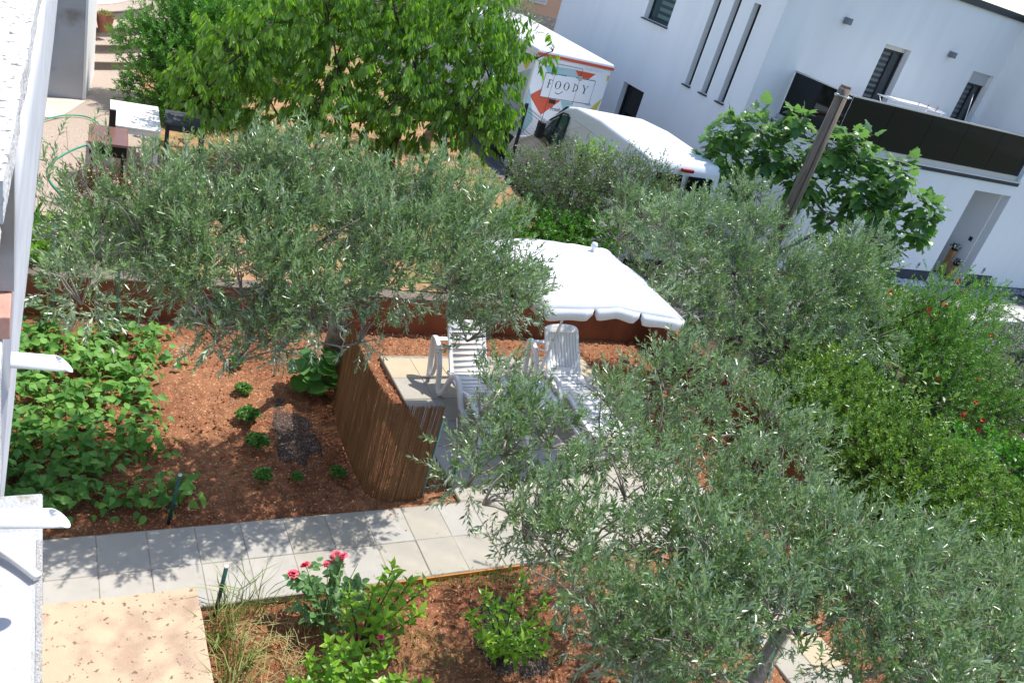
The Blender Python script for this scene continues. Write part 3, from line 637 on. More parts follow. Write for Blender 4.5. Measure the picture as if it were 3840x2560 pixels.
for (a, b, z0, z1) in [(18.72, 19.86, 3.93, 5.25), (18.74, 19.77, .9, 2.22)]+[(a, b, 2.90, 5.16) for a, b in slits]:
    q = .05 if b-a > .5 else .03; f = MB(); X0, X1 = 14.20, 14.27
    f.box(X0, X1, a, a+q, z0, z1); f.box(X0, X1, b-q, b, z0, z1); f.box(X0, X1, a+q, b-q, z0, z0+q); f.box(X0, X1, a+q, b-q, z1-q, z1)
    wf = f.build('window', M['dark'], H_)
    MB().box(X0+.03, X0+.036, a+q, b-q, z0+q, z1-q).build('pane', M['glass'] if b-a < .5 or z0 < 2 else mat('teal_pane', (.03, .06, .06), .08, spec=.6), wf)
    if b-a > .5 and z0 > 2:
        for i in range(7): MB().box(X0+.022, X0+.028, a+q+.02, b-.35, z0+.12+i*.17, z0+.21+i*.17).build('blind_slat', mat('teal_blind', (.10, .15, .15), .7), wf)
    MB().box(13.98, X0-.002, a-.03, b+.03, z0-.035, z0-.002).build('window_sill', M['dark'], wf)
for x, z in ((15.94, 5.37), (19.86, 5.32)):
    l_ = MB().box(x-.07, x+.07, 14.78, 14.928, z-.07, z+.07).build('wall_lamp', M['lampgrey'], H_, bevel=.004)
mb = MB(); mb.box(15.3, 20.538, 12.912, 12.929, -.3, .28); mb.build('plinth', M['plinth'], H_)
mb = MB(); mb.box(22.12, 23.28, 12.912, 12.929, -.3, .30); mb.build('plinth', M['plinth'], H_); MB().box(23.282, 30, 12.912, 12.929, -.6, .0).build('plinth', M['plinth'], H_)
for x, z in ((18.87, .41), (19.92, .42), (22.75, .44)):
    f = MB(); f.box(x-.045, x-.03, 12.915, 12.928, z-.09, z+.09); f.box(x+.03, x+.045, 12.915, 12.928, z-.09, z+.09); f.box(x-.03, x+.03, 12.915, 12.928, z+.05, z+.09); f.box(x-.03, x+.03, 12.915, 12.928, z-.09, z-.02)
    f.build('recessed_light', M['alu'], H_); MB().box(x-.03, x+.03, 12.924, 12.929, z-.02, z+.05).build('light_slot', M['dark'], H_)
MB().box(22.084, 22.099, 13.28, 13.38, 1.10, 1.22).build('switch_box', M['dark'], H_, bevel=.003)
reroot(H_)
def post_planter(x, y, h, w_, label, flower):
    t = thing('post_planter', label, 'planter', (x, y, .0), 0, 'tall timber planters in the house porch')
    MB().box(-.17, .17, -.13, .13, .001, .03).build('base_plate', M['black'], t, bevel=.004)
    MB().prism([(-w_/2, -w_/2), (w_/2, -w_/2), (w_/2, w_/2), (-w_/2, w_/2)], .03, h).build('post', M['box'], t, bevel=.008)
    MB().lathe((0, 0, h), [(0, 0), (.07, 0), (.09, .09), (.08, .09), (0, .08)], 12).build('pot', M['kerb'] if not flower else M['black'], t, True)
    F = Field(); n = 160; P = np.array([0, 0, h+.1])+unit(n)*np.array([.12, .10, .06]); F.leaves(P, unit(n)+np.array([0, 0, .6]), unit(n), .09, .02, T_LANCE)
    if flower: P = np.array([0, 0, h+.14])+unit(90)*np.array([.16, .13, .06]); F.leaves(P, unit(90), unit(90), .03, .03, T_LEAF, 1)
    F.build('foliage', [LM['dark'], M['wflower']], t); return t
post_planter(21.78, 13.95, .85, .15, 'taller timber post planter with a spiky green plant, deeper in the porch', False)
post_planter(21.93, 13.50, .72, .15, 'timber post planter topped with tiny white flowers in the porch', True)
post_planter(21.80, 13.16, .42, .14, 'shortest timber post planter with dried flowers at the porch edge', True)
# laundry rack and broom on the balcony
t = thing('drying_rack', 'white folding drying rack with red pegs behind the balcony glass', 'drying rack', (18.1, 13.9, 2.965)); mb = MB()
for i in range(9): mb.tube([(-1.0, -.28+i*.07, 1.13), (.9, -.28+i*.07, 1.10)], .006, 5)
for x in (-.95, .85):
    mb.tube([(x, -.3, 1.12), (x, .3, 1.12)], .011, 6); mb.tube([(x, -.25, 1.12), (x*.5, .3, 0)], .011, 6); mb.tube([(x, .25, 1.12), (x*.5, -.3, 0)], .011, 6)
mb.build('frame', M['white'], t, True); MB().box(-.8, .5, -.22, .2, 1.135, 1.15).build('wing', M['white'], t)
for x in (-.1, .25, .6): MB().bar((x, -.2, 1.10), (x+.02, -.2, 1.22), .014).build('peg', M['red'], t)
t = thing('broom', 'grey broom leaning with its handle above the balcony glass', 'broom', (20.9, 14.2, 2.966)); MB().tube([(0, 0, .1), (.12, .4, 1.62)], .013, 8).build('handle', M['alu'], t, True); MB().box(-.15, .15, -.03, .03, 0, .12).build('brush', M['black'], t, bevel=.01)
# ---- peach house far behind
ph = thing('peach_house', 'peach coloured house with sandstone base seen behind the white truck', 'house', (17, 31, 0))
mb = MB(); mb.box(11, 24, 31.2, 40, -.3, 7).build('wall', M['peach'], ph)
rr = random.Random(3); bm_ = [MB().box(0, .395, 0, .06, 0, .145).mesh('stone', M['sandst']) for _ in range(1)][0]
for j in range(12):
    for i in range(12): 
        o = place(bm_, 'stone', ph, (14.3+i*.41+(.2 if j % 2 else 0), 31.13+rr.uniform(0, .02), .2+j*.155))
MB().box(16.6, 17.35, 31.12, 31.19, 2.45, 3.9).build('window', M['white'], ph); 
for z in [2.52+.09*i for i in range(14)]: MB().box(16.66, 17.29, 31.09, 31.118, z, z+.05).build('shutter_slat', M['alu'], ph)
mb = MB(); mb.box(13, 20, 30.0, 30.06, 1.52, 1.58); mb.box(13, 20, 30.0, 30.03, .6, .63)
for i in range(70): mb.box(13+i*.1, 13.015+i*.1, 30.0, 30.02, .6, 1.52)
mb.build('railing', M['dark'], ph)
mb = MB(); mb.box(12, 21, 29.9, 31, -.3, .58).build('lower_wall', M['plinth'], ph); MB().prism([(10.6, 30.7), (24.4, 30.7), (24.4, 40.4), (10.6, 40.4)], 7.0, 7.2).build('roof', M['terracotta'], ph)
reroot(ph)

# ------------------------------------------------------------------ vehicles
def wheel(parent, x, y, r_, w_):
    t = MB(); t.lathe((0, 0, 0), [(r_*.62, -w_/2), (r_*.95, -w_/2), (r_, -w_*.35), (r_, w_*.35), (r_*.95, w_/2), (r_*.62, w_/2), (r_*.62, -w_/2)], 24)
    wh = t.build('wheel', M['tyre'], parent, True); wh.location = (x, y, r_); wh.rotation_euler = (0, rad(90), 0)
    q = MB(); q.lathe((0, 0, 0), [(0, w_*.3), (r_*.3, w_*.34), (r_*.62, w_*.25), (r_*.62, -w_*.25), (0, -w_*.3)], 16); q.build('rim', M['alu'], wh, True)
van = thing('white_van', 'white panel van with black rear windows parked by the white house', 'van', (10.33, 11.7, 0), rad(-.5))
prof = [(0, .35), (-.05, .55), (-.02, 1.3), (.12, 2.36), (.22, 2.45), (2.0, 2.5), (2.95, 2.44), (3.25, 2.36), (3.75, 1.98), (4.25, 1.42), (4.4, 1.33), (4.95, 1.12), (5.12, .85), (5.12, .35)]
def half(z): return .99 if z < 1.25 else .99-.13*min(1, (z-1.25)/1.15)
mb = MB(); n = len(prof); vs = [(-half(z), y, z) for y, z in prof]+[(half(z), y, z) for y, z in prof]
mb.add(vs, [tuple(range(n)), tuple(reversed(range(n, 2*n)))]+[(i, i+n, (i+1) % n+n, (i+1) % n) for i in range(n)])
body = mb.build('body', M['van'], van, bevel=.09); body.modifiers['bevel'].segments = 4; body.modifiers['bevel'].angle_limit = rad(35)
for x in (-.70, .03):                      # rear door windows, black
    MB().add([(x, -.055, 1.50), (x+.67, -.055, 1.50), (x+.63, .045, 2.22), (x+.04, .045, 2.22)], [(0, 1, 2, 3), (3, 2, 1, 0)]).build('rear_window', M['glass'], van).modifiers.new('s', 'SOLIDIFY').thickness = .012
MB().box(-.006, .006, -.075, -.05, .5, 2.25).build('door_seam', M['black'], van)
MB().box(-.14, .14, .02, .09, 2.28, 2.345).build('brake_light', M['lamp'], van, bevel=.015)
MB().box(-.75, .75, -.10, .05, .35, .55).build('bumper', M['dark'], van, bevel=.03)
for sx in (-1, 1):
    MB().box(sx*.93-.04, sx*.93+.04, -.075, -.02, .95, 1.40).build('tail_light', M['lamp'], van, bevel=.01)
    g = MB(); xs_ = sx*.985
    g.add([(sx*(half(1.45)+.006), 3.2, 1.42), (sx*(half(1.45)+.006), 3.95, 1.42), (sx*(half(2.0)+.006), 3.62, 1.92), (sx*(half(2.2)+.006), 3.25, 2.17), (sx*(half(2.2)+.006), 3.02, 2.2), (sx*(half(1.45)+.006), 2.95, 1.42)], [(0, 1, 2, 3, 4, 5)])
    g.build('side_window', M['teal'], van).modifiers.new('s', 'SOLIDIFY').thickness = .01
    MB().bar((sx*1.0, 3.42, 1.42), (sx*.90, 3.36, 2.15), .05, .03).build('window_pillar', M['black'], van)
    MB().tube([(sx*.98, 3.0, 1.42), (sx*.93, 3.0, 2.1), (sx*.91, 3.1, 2.22), (sx*.91, 3.3, 2.2), (sx*.93, 3.72, 1.9)], .018, 6).build('window_seal', M['black'], van, True)
    MB().box(sx*1.12-.08, sx*1.12+.08, 3.6, 3.74, 1.5, 1.86).build('mirror', M['dark'], van, bevel=.03)
    MB().bar((sx*.97, 3.68, 1.55), (sx*1.08, 3.68, 1.6), .04).build('mirror_arm', M['dark'], van)
    MB().tube([(sx*(half(2.2)+.004), .5, 2.21), (sx*(half(2.2)+.004), 2.8, 2.21)], .012, 6).build('roof_rail', M['van'], van, True)
    MB().box(sx*.992-.004, sx*.992+.004, .3, 2.75, .62, .8).build('rub_strip', M['dark'], van)
    for y in (.95, 4.2): wheel(van, sx*.88, y, .34, .22)
MB().add([(-.86, 3.34, 2.33), (.86, 3.34, 2.33), (.93, 4.22, 1.47), (-.93, 4.22, 1.47)], [(0, 1, 2, 3)]).build('windscreen', M['glass'], van).modifiers.new('s', 'SOLIDIFY').thickness = .02

tk = thing('box_truck', 'white refrigerated box truck with FOODY lettering and red and teal triangles', 'truck', (11.0, 17.6, 0))
MB().box(-1.05, 1.05, .0, 5.2, .80, 2.78).build('box_body', M['van'], tk, bevel=.03)
mb = MB(); mb.box(-1.075, 1.075, -.03, 5.23, 2.782, 2.93); mb.build('roof', M['van'], tk, bevel=.035)
MB().box(-1.08, 1.08, -.038, -.031, 2.795, 2.86).build('red_stripe', M['red'], tk)
MB().box(-.95, .95, .3, 6.6, .45, .78).build('chassis', M['black'], tk)
MB().prism([(5.3, .5), (5.3, 2.3), (5.6, 2.35), (6.5, 2.1), (7.0, 1.35), (7.15, .5)], -1.0, 1.0, 0).build('cab', M['van'], tk, bevel=.06)
for y in (1.3, 6.2):
    for x in (-.85, .85): wheel(tk, x, y, .4, .26)
MB().box(-.95, .95, -.06, .02, .55, .68).build('bumper', M['alu'], tk, bevel=.01)
yl = [-.0045]
def printed(name, poly, m_, lift=0):
    yl[0] -= .0007; y = yl[0]
    MB().prism([(x-11.0, z) for x, z in poly], y-.0006, y, 1).build(name, M[m_], tk)
printed('print', [(10.18, 2.60), (11.06, 2.64), (11.21, 2.47), (10.35, 2.44)], 'lteal')
printed('print', [(10.62, 2.50), (10.80, 2.62), (11.06, 2.64), (11.21, 2.48)], 'gteal')
printed('print', [(11.05, 2.63), (11.63, 2.63), (11.48, 2.48), (11.20, 2.48)], 'red')
printed('print', [(10.03, 1.86), (10.29, 2.05), (10.30, 1.87), (10.89, 1.86), (10.47, 1.45)], 'red')
printed('print', [(10.90, 1.86), (11.25, 1.86), (11.05, 1.62)], 'lteal')
printed('print', [(11.60, 1.87), (11.78, 1.87), (11.68, 1.98)], 'lteal')
printed('print', [(11.78, 1.80), (11.97, 1.80), (12.02, 2.10)], 'yellow')
printed('print', [(11.97, 2.66), (12.03, 2.66), (12.03, 2.56), (11.99, 2.50)], 'yellow')
printed('print', [(9.96, 1.5), (9.97, 2.05), (10.10, 1.75), (10.3, 1.30), (10.1, .9), (9.96, .9)], 'lteal')
printed('print', [(10.298, 1.878), (11.69, 1.905), (11.69, 2.468), (10.298, 2.438)], 'van')
f = MB(); q = .012
for a, b in (((10.29, 2.44), (10.86, 2.453)), ((11.13, 2.46), (11.69, 2.47)), ((11.69, 2.47), (11.69, 1.905)), ((11.69, 1.905), (10.30, 1.875)), ((10.30, 1.875), (10.29, 2.44))):
    f.bar((a[0]-11, yl[0]-.002, a[1]), (b[0]-11, yl[0]-.002, b[1]), .002, q, up=(0, 1, 0)) if abs(a[0]-b[0]) < .1 else f.bar((a[0]-11, yl[0]-.002, a[1]), (b[0]-11, yl[0]-.002, b[1]), .002, q)
f.build('logo_frame', M['ink'], tk)
for x in (10.54, 11.24): MB().box(x-11-.004, x-11+.004, -.013, -.0105, .85, 2.68).build('door_seam', M['dark'], tk)
MB().box(10.54-11, 11.24-11, -.013, -.0105, 2.68, 2.688).build('door_seam', M['dark'], tk)
MB().box(10.58-11, 10.76-11, -.03, -.010, 1.76, 1.85).build('door_handle', M['black'], tk, bevel=.008)
MB().box(11.19-11, 11.29-11, -.03, -.010, 2.41, 2.52).build('hinge', M['alu'], tk, bevel=.008)
# coloured triangles on the truck's left flank
for poly, m_ in (([(.15, 2.7), (1.1, 2.7), (.35, 2.35)], 'yellow'), ([(.1, 2.45), (1.3, 1.9), (1.2, 1.0), (.1, 1.3)], 'gteal'), ([(1.3, 2.6), (2.6, 2.0), (1.4, 1.2)], 'lteal')):
    MB().prism([(y, z) for y, z in poly], -1.0545, -1.0515, 0).build('print', M[m_], tk)
def text_obj(s, x, z, size, m_, space=1.0, name='lettering', y=-.0125, rot=0, font=None):
    c = bpy.data.curves.new('t', 'FONT'); c.body = s; c.size = size; c.space_character = space; c.extrude = .0008
    o = bpy.data.objects.new('t', c); COL.objects.link(o); bpy.context.view_layer.update()
    me = bpy.data.meshes.new_from_object(o.evaluated_get(bpy.context.evaluated_depsgraph_get())); bpy.data.objects.remove(o)
    me.materials.clear(); me.materials.append(M[m_]); r_ = bpy.data.objects.new(name, me); COL.objects.link(r_); r_.parent = tk
    r_.location = (x-11, y, z); r_.rotation_euler = (rad(90), -rot, 0); return r_
def serif(x, z, h, ch):
    """thin serif capitals of the logo, built from strokes"""
    mb = MB(); t = .028*h/.18; s = .011*h/.18; Y = -.0125; w_ = {'F': .10, 'O': .155, 'D': .14, 'Y': .15}[ch]*h/.18
    def st(a, b, wd): mb.bar((x-11+a[0], Y, z+a[1]), (x-11+b[0], Y, z+b[1]), .002 if abs(b[0]-a[0]) > abs(b[1]-a[1]) else wd, wd if abs(b[0]-a[0]) > abs(b[1]-a[1]) else .002, up=(0, 0, 1) if abs(b[0]-a[0]) > abs(b[1]-a[1]) else (0, 1, 0))
    if ch == 'F':
        st((.02, 0), (.02, h), t); st((0, h), (w_, h), s); st((.02, h*.52), (w_*.8, h*.52), s); st((-.01, 0), (.05, 0), s); st((w_, h), (w_, h*.84), s)
    if ch in 'OD':
        n = 26; vs = []
        for i in range(n):
            a = 2*math.pi*i/n; c_, s_ = math.cos(a), math.sin(a)
            if ch == 'O': P = (w_/2+w_/2*c_, h/2+h*.52*s_); Q = (w_/2+(w_/2-t*.85*abs(c_)-s*.7)*c_, h/2+(h*.52-s)*s_)
            else:
                if c_ < 0: P = (.02, h/2+h/2*s_); Q = (.02+t*.8, h/2+(h/2-s)*s_)
                else: P = (.02+(w_-.02)*c_, h/2+h/2*s_); Q = (.02+max(t*.8, (w_-.02-t)*c_), h/2+(h/2-s)*s_)
            vs += [P, Q]
        V3 = [(x-11+p[0], Y-.001, z+p[1]) for p in vs]+[(x-11+p[0], Y+.001, z+p[1]) for p in vs]; N2 = 2*n; fs = []
        for i in range(n):
            a, b = 2*i, 2*((i+1) % n); fs += [(a, a+1, b+1, b), (a+N2, b+N2, b+1+N2, a+1+N2), (a, b, b+N2, a+N2), (a+1, a+1+N2, b+1+N2, b+1)]
        mb.add(V3, fs)
        if ch == 'D': st((-.005, 0), (.04, 0), s); st((-.005, h), (.04, h), s)
    if ch == 'Y':
        cx = w_/2; mb.prism([(x-11+.0, z+h), (x-11+t, z+h), (x-11+cx+t/2, z+h*.46), (x-11+cx-t/2, z+h*.46)], Y-.001, Y+.001, 1); mb.prism([(x-11+w_-s, z+h), (x-11+w_, z+h), (x-11+cx+s, z+h*.46), (x-11+cx, z+h*.46)], Y-.001, Y+.001, 1)
        st((cx, 0), (cx, h*.5), t); st((cx-.03, 0), (cx+.03, 0), s); st((-.015, h), (t+.01, h), s); st((w_-.03, h), (w_+.015, h), s)
    mb.build('lettering', M['ink'], tk)
for ch, x in (('F', 10.42), ('O', 10.62), ('O', 10.86), ('D', 11.12), ('Y', 11.38)): serif(x, 2.115+(x-10.42)*.02, .185, ch)
mb = MB(); n = 14; pts = []
for i in range(n+1):
    t = i/n; pts.append((10.68-11+.20*t, -.0125, 2.035-.035*math.sin(math.pi*min(1, t*1.15))+.045*t*t))
for a, b in zip(pts[:-1], pts[1:]): mb.bar(a, b, .002, .018)
mb.build('smile_mark', M['ink'], tk)
text_obj('www.foody.hr', 10.16, 2.655, .075, 'pinkink', 1.35); text_obj('info@foody.hr', 11.29, 2.69, .068, 'pinkink', 1.3); text_obj('Fresh & ', 10.68, 1.60, .13, 'ink', 1.0)
bpy.context.view_layer.update()
# mesh fence along the drive
fn = thing('mesh_fence', 'grey welded wire panel fence beside the driveway, in front of the truck', 'fence', (8.9, 14, .5))
for k, y0 in enumerate((10.6, 13.12, 15.64)):
    mb = MB()
    for i in range(50): y = y0+i*.05; mb.bar((8.9, y, .45), (8.9, y, 2.08), .005)
    for z in (.6, 1.1, 1.55, 1.6, 1.98, 2.03): mb.bar((8.9+(.03 if z in (1.6, 2.03) else .0), y0, z), (8.9+(.03 if z in (1.6, 2.03) else .0), y0+2.46, z), .006)
    mb.build('mesh_panel', M['plinth'], fn); MB().box(8.87, 8.93, y0-.05, y0-.01, .4, 2.12).build('post', M['plinth'], fn)
reroot(fn)

# ------------------------------------------------------------------ wooden pole
pl = thing('wooden_pole', 'leaning weathered wooden utility pole with a metal band near its top', 'pole', (10.35, 9.2, 0), 0)
pts = [(0, 0, -.2), (.015, .01, 1.5), (.06, .03, 3.2), (.11, .06, 4.62)]
MB().tube(pts, [.115, .11, .10, .092], 14).build('shaft', M['wood'], pl, True)
MB().prism([(.112+.088*math.cos(rad(40+60*i)), .062+.088*math.sin(rad(40+60*i))) for i in range(6)], 4.60, 4.66).build('cap', M['walltop'], pl, bevel=.01)
mb = MB(); mb.tube([(.11+.101*math.cos(a), .06+.101*math.sin(a), 4.50+.01*math.sin(a*2)) for a in [2*math.pi*i/20 for i in range(21)]], .012, 6, cap=False); mb.box(.20, .30, .03, .09, 4.485, 4.51); mb.box(-.07, -.02, -.01, .05, 4.51, 4.53); mb.build('metal_band', M['alu'], pl, True)
mb = MB(); mb.tube([(-.075, -.085, .2), (-.06, -.075, 1.6), (-.01, -.07, 3.0), (.045, -.03, 4.5)], .008, 5); mb.build('crack', M['dbark'], pl)

# ------------------------------------------------------------------ terrace furniture
def table(name, label, x0, x1, y0, y1, h, m_, yaw=0, rim=.09, leg=.06, z=.515, top=.03):
    t = thing(name, label, 'table', ((x0+x1)/2, (y0+y1)/2, z), yaw); a, b = (x1-x0)/2, (y1-y0)/2
    MB().box(-a, a, -b, b, h-top, h).build('table_top', M[m_], t, bevel=.006)
    mb = MB(); mb.box(-a+.03, a-.03, -b+.03, -b+.05, h-top-rim, h-top-.001); mb.box(-a+.03, a-.03, b-.05, b-.03, h-top-rim, h-top-.001); mb.box(-a+.03, -a+.05, -b+.051, b-.051, h-top-rim, h-top-.001); mb.box(a-.05, a-.03, -b+.051, b-.051, h-top-rim, h-top-.001); mb.build('apron', M[m_], t)
    for sx in (-1, 1):
        for sy in (-1, 1): MB().box(sx*(a-.055)-leg/2, sx*(a-.055)+leg/2, sy*(b-.055)-leg/2, sy*(b-.055)+leg/2, 0, h-top-.001).build('leg', M[m_], t, bevel=.004)
    return t
table('white_table', 'white painted wooden table on the aggregate patio next to the rusty grill', .95, 1.66, 13.48, 14.72, .705, 'wtable', rad(-3))
table('dark_table', 'low dark green-grey metal table beyond the white table', 1.76, 2.40, 13.95, 14.68, .68, 'plinth', rad(-6), leg=.05)
gr = thing('barbecue', 'small barbecue with a rusty brown lid and short chimney beside the white table', 'grill', (.87, 12.98, .515), rad(-3))
mb = MB(); mb.add([(-.24, -.31, .50), (.24, -.31, .50), (.24, .31, .50), (-.24, .31, .50), (-.24, -.31, .66), (.24, -.31, .66), (.24, .31, .70), (-.24, .31, .70)], [(0,3,2,1),(4,5,6,7),(0,1,5,4),(1,2,6,5),(2,3,7,6),(3,0,4,7)]); mb.build('firebox', M['black'], gr)
MB().add([(-.26, -.33, .662), (.26, -.33, .662), (.26, .33, .702), (-.26, .33, .702), (-.25, -.32, .70), (.25, -.32, .70), (.25, .32, .74), (-.25, .32, .74)], [(0,3,2,1),(4,5,6,7),(0,1,5,4),(1,2,6,5),(2,3,7,6),(3,0,4,7)]).build('lid', M['rust'], gr, bevel=.006)
mb = MB(); mb.tube([(0, -.05, .72), (0, -.06, .775), (0, .06, .785), (0, .05, .73)], .008, 6); mb.build('lid_handle', M['black'], gr, True)
MB().box(.0, .09, .34, .40, .45, .98).build('chimney', M['black'], gr, bevel=.006)
MB().box(-.22, .22, .36, .39, .62, .65).build('side_handle', M['alu'], gr, bevel=.008)
for x in (-.2, .2):
    for y in (-.26, .26): MB().bar((x, y, 0), (x, y, .5), .03).build('leg', M['black'], gr)
pts = [(-.25, 15.0, .55), (0.0, 15.22, .56), (.38, 15.67, .56), (.71, 15.75, .55), (.88, 15.44, .55), (.90, 15.0, .55), (.80, 14.6, .54), (.48, 14.14, .54), (.22, 13.6, .54), (.11, 13.15, .54), (.15, 12.7, .54), (.30, 12.21, .54), (.42, 11.8, .52)]
def smooth(pts, k=6):
    out = []; P = [Vector(p) for p in pts]
    for i in range(len(P)-1):
        p0, p1, p2, p3 = P[max(i-1, 0)], P[i], P[i+1], P[min(i+2, len(P)-1)]
        for j in range(k):
            t = j/k; out.append(.5*((2*p1)+(p2-p0)*t+(2*p0-5*p1+4*p2-p3)*t*t+(3*p1-p0-3*p2+p3)*t**3))
    return out+[P[-1]]
tag(MB().tube(smooth(pts), .0125, 8).build('garden_hose', M['hose'], None, True), 'green garden hose curving across the aggregate patio', 'hose')

# ------------------------------------------------------------------ reed screen
rf = thing('reed_screen', 'brown reed mat screen bent round a corner at the edge of the soil bed', 'screen', (3.1, 7, 0))
poly = smooth([(3.38, 8.72, 0), (3.16, 8.15, 0), (3.02, 7.5, 0), (2.99, 6.9, 0), (3.0, 6.45, 0), (3.07, 6.24, 0), (3.22, 6.17, 0), (3.57, 6.18, 0)], 10)
F = Field(); acc = 0; A = []; B = []; R_ = []; top = []
L_ = [0]
for a, b in zip(poly[:-1], poly[1:]): L_.append(L_[-1]+(b-a).length)
def on(s):
    for i in range(len(poly)-1):
        if s <= L_[i+1]: return poly[i].lerp(poly[i+1], (s-L_[i])/(L_[i+1]-L_[i]))
    return poly[-1]
s_ = 0
while s_ < L_[-1]:
    for lay in range(2):
        p = on(s_); h = 1.20+rng.normal()*.012+.015*math.sin(s_*3); off = rng.normal(size=2)*.003
        A.append((p.x+off[0], p.y+off[1]+lay*.006, .0)); B.append((p.x+rng.normal()*.006, p.y+rng.normal()*.006+lay*.006, h))
    s_ += .0042
A = np.array(A); B = np.array(B); n = len(A); rs0 = rng.uniform(.0016, .0030, n)
F.stems(A, B, rs0, rs0*.8, 0); F.R[-1] = np.repeat(rng.random(n)**1.3, 6)
F.build('reed', [LM['reed']], rf)
mb = MB()
for z in [.08+.1*i for i in range(12)]: mb.tube([(p.x-.006, p.y-.008, z+.006*math.sin(p.y*9+z*5)) for p in poly[::4]], .0016, 4)
mb.build('binding_wire', M['walltop'], rf); reroot(rf)
def post(name, label, x, y, z0, z1, r_, m_, dx=0, dy=0, group=None, cat='stake'):
    t = thing(name, label, cat, (x, y, z0), 0, group)
    MB().tube([(0, 0, -.05), (dx, dy, z1-z0-.012)], r_, 10).build('shaft', M[m_], t, True)
    MB().tube([(dx, dy, z1-z0-.012), (dx, dy, z1-z0)], r_*1.02, 10).build('cap', M['kerb'], t); return t
gs = 'green garden stakes'
post('garden_stake', 'tall blue-green stake tied to the leftmost tomato plant', .16, 9.62, 0, 1.36, .019, 'stake2', group=gs)
post('garden_stake', 'blue-green stake behind the second tomato plant, half hidden by olive leaves', .82, 9.45, 0, 1.42, .016, 'stake2', group=gs)
post('garden_stake', 'blue-green stake standing in the iris bed behind the wall', .62, 10.4, .5, 1.05, .017, 'stake2', group=gs)
post('garden_stake', 'dark green stake at the corner of the bean bed beside the path', 1.08, 6.18, 0, .56, .017, 'stake', dx=.05, dy=-.03, group=gs)
post('garden_stake', 'dark green stake in the dry grass beside the beige slab', 1.32, 5.02, 0, .55, .017, 'stake', dx=.03, dy=-.02, group=gs)
post('garden_stake', 'green stake at the patio corner, among olive twigs right of the reed screen', 3.93, 6.22, 0, .52, .02, 'stake', dx=-.02, group=gs)
post('garden_stake', 'green stake holding the free end of the reed screen', 3.60, 6.21, 0, 1.05, .014, 'stake2', group=gs)
t = thing('tree_stake', 'brown wooden stake tied with green twine in front of the red flowering bush', 'stake', (13.15, 7.0, 0)); MB().tube([(0, 0, -.1), (.08, .04, 1.25)], [.045, .04], 9).build('shaft', M['wood'], t, True)
mb = MB(); 
for z in (.98, 1.01, 1.04): mb.tube([(.066+.047*math.cos(a), .033+.047*math.sin(a), z) for a in [2*math.pi*i/12 for i in range(13)]], .006, 4, cap=False)
mb.bar((.11, .03, 1.0), (.4, .06, .93), .008); mb.build('twine', M['hose'], t)

# ------------------------------------------------------------------ parasol
um = thing('parasol', 'open square white parasol with scalloped valance above the loungers', 'parasol', (5.62, 7.74, .03))
cx, cy, zr, zt = -.02, -.32, 2.13, 2.44; hx, hy = .95, .80
def can(s_, t_):
    q = max(abs(s_), abs(t_)); dia = abs(s_*t_)
    sag = .022*q*(1-min(1, abs(abs(s_)-abs(t_))*0+abs(math.sin(math.atan2(t_*1., s_)*4))*0))*abs(math.sin(math.atan2(t_, s_)*4))
    return (cx+hx*s_*(1+.04*dia), cy+hy*t_*(1+.04*dia), zt-(zt-zr)*(q**1.55)-.075*dia**1.5-sag-.045*s_)
MB().tube([(0, 0, 0), (cx*.45, cy*.45, 1.08)], .021, 12).build('lower_pole', M['white'], um, True); MB().tube([(cx*.44, cy*.44, 1.06), (cx, cy, zt-.02)], .0155, 12).build('upper_pole', M['white'], um, True)
MB().tube([(cx*.42, cy*.42, 1.0), (cx*.47, cy*.47, 1.12)], .029, 12).build('clamp', M['white'], um, True)
MB().lathe((cx, cy, zt-.015), [(0, .0), (.035, .0), (.02, .03), (.03, .05), (.042, .08), (.03, .115), (0, .125)], 14).build('finial', M['white'], um, True)
K = 20; mb = MB(); vs = [can(-1+2*i/K, -1+2*j/K) for j in range(K+1) for i in range(K+1)]
fs = [(j*(K+1)+i, j*(K+1)+i+1, (j+1)*(K+1)+i+1, (j+1)*(K+1)+i) for j in range(K) for i in range(K)]
cn = mb.add(vs, fs).build('canopy', M['canvas'], um, True); cn.modifiers.new('s', 'SOLIDIFY').thickness = .003
for (s_, t_) in ((1, 1), (1, -1), (-1, 1), (-1, -1)):
    MB().tube([tuple(Vector(can(s_*q/8, t_*q/8))+Vector((0, 0, .001))) for q in range(1, 9)], .0035, 4).build('seam', M['wtable'], um, True)
for side in range(4):
    mb = MB(); n = 3 if side % 2 == 0 else 3
    for sg in range(n):
        ps_ = []; Jv = 12
        for j in range(Jv+1):
            fr = .02+.96*j/Jv; q = -1+2*(sg+fr)/n
            p_ = {0: (q, -1), 1: (1, q), 2: (-q, 1), 3: (-1, -q)}[side]; o_ = {0: (0, -1), 1: (1, 0), 2: (0, 1), 3: (-1, 0)}[side]
            x_, y_, z_ = can(*p_); e = min(fr, 1-fr)*2; d_ = .135*min(1, e*4.5)**.5+.008*math.sin(fr*9+side)
            ps_ += [(x_+o_[0]*.003, y_+o_[1]*.003, z_+.002), (x_+o_[0]*.012, y_+o_[1]*.012, z_-d_)]
        mb.add(ps_, [(2*j, 2*j+2, 2*j+3, 2*j+1) for j in range(Jv)])
    v_ = mb.build('valance', M['canvas'], um, True); v_.modifiers.new('s', 'SOLIDIFY').thickness = .002
for (s_, t_) in ((1, 1), (1, -1), (-1, 1), (-1, -1), (1, 0), (-1, 0), (0, 1), (0, -1)):
    pts = [tuple(Vector(can(s_*q/6, t_*q/6))-Vector((0, 0, .012))) for q in range(7)]
    rb = MB().tube(pts, .005, 5).build('rib', M['white'], um, True); MB().tube([pts[3], (cx*.8+.02*s_, cy*.8+.02*t_, 1.95)], .004, 5).build('strut', M['white'], rb)

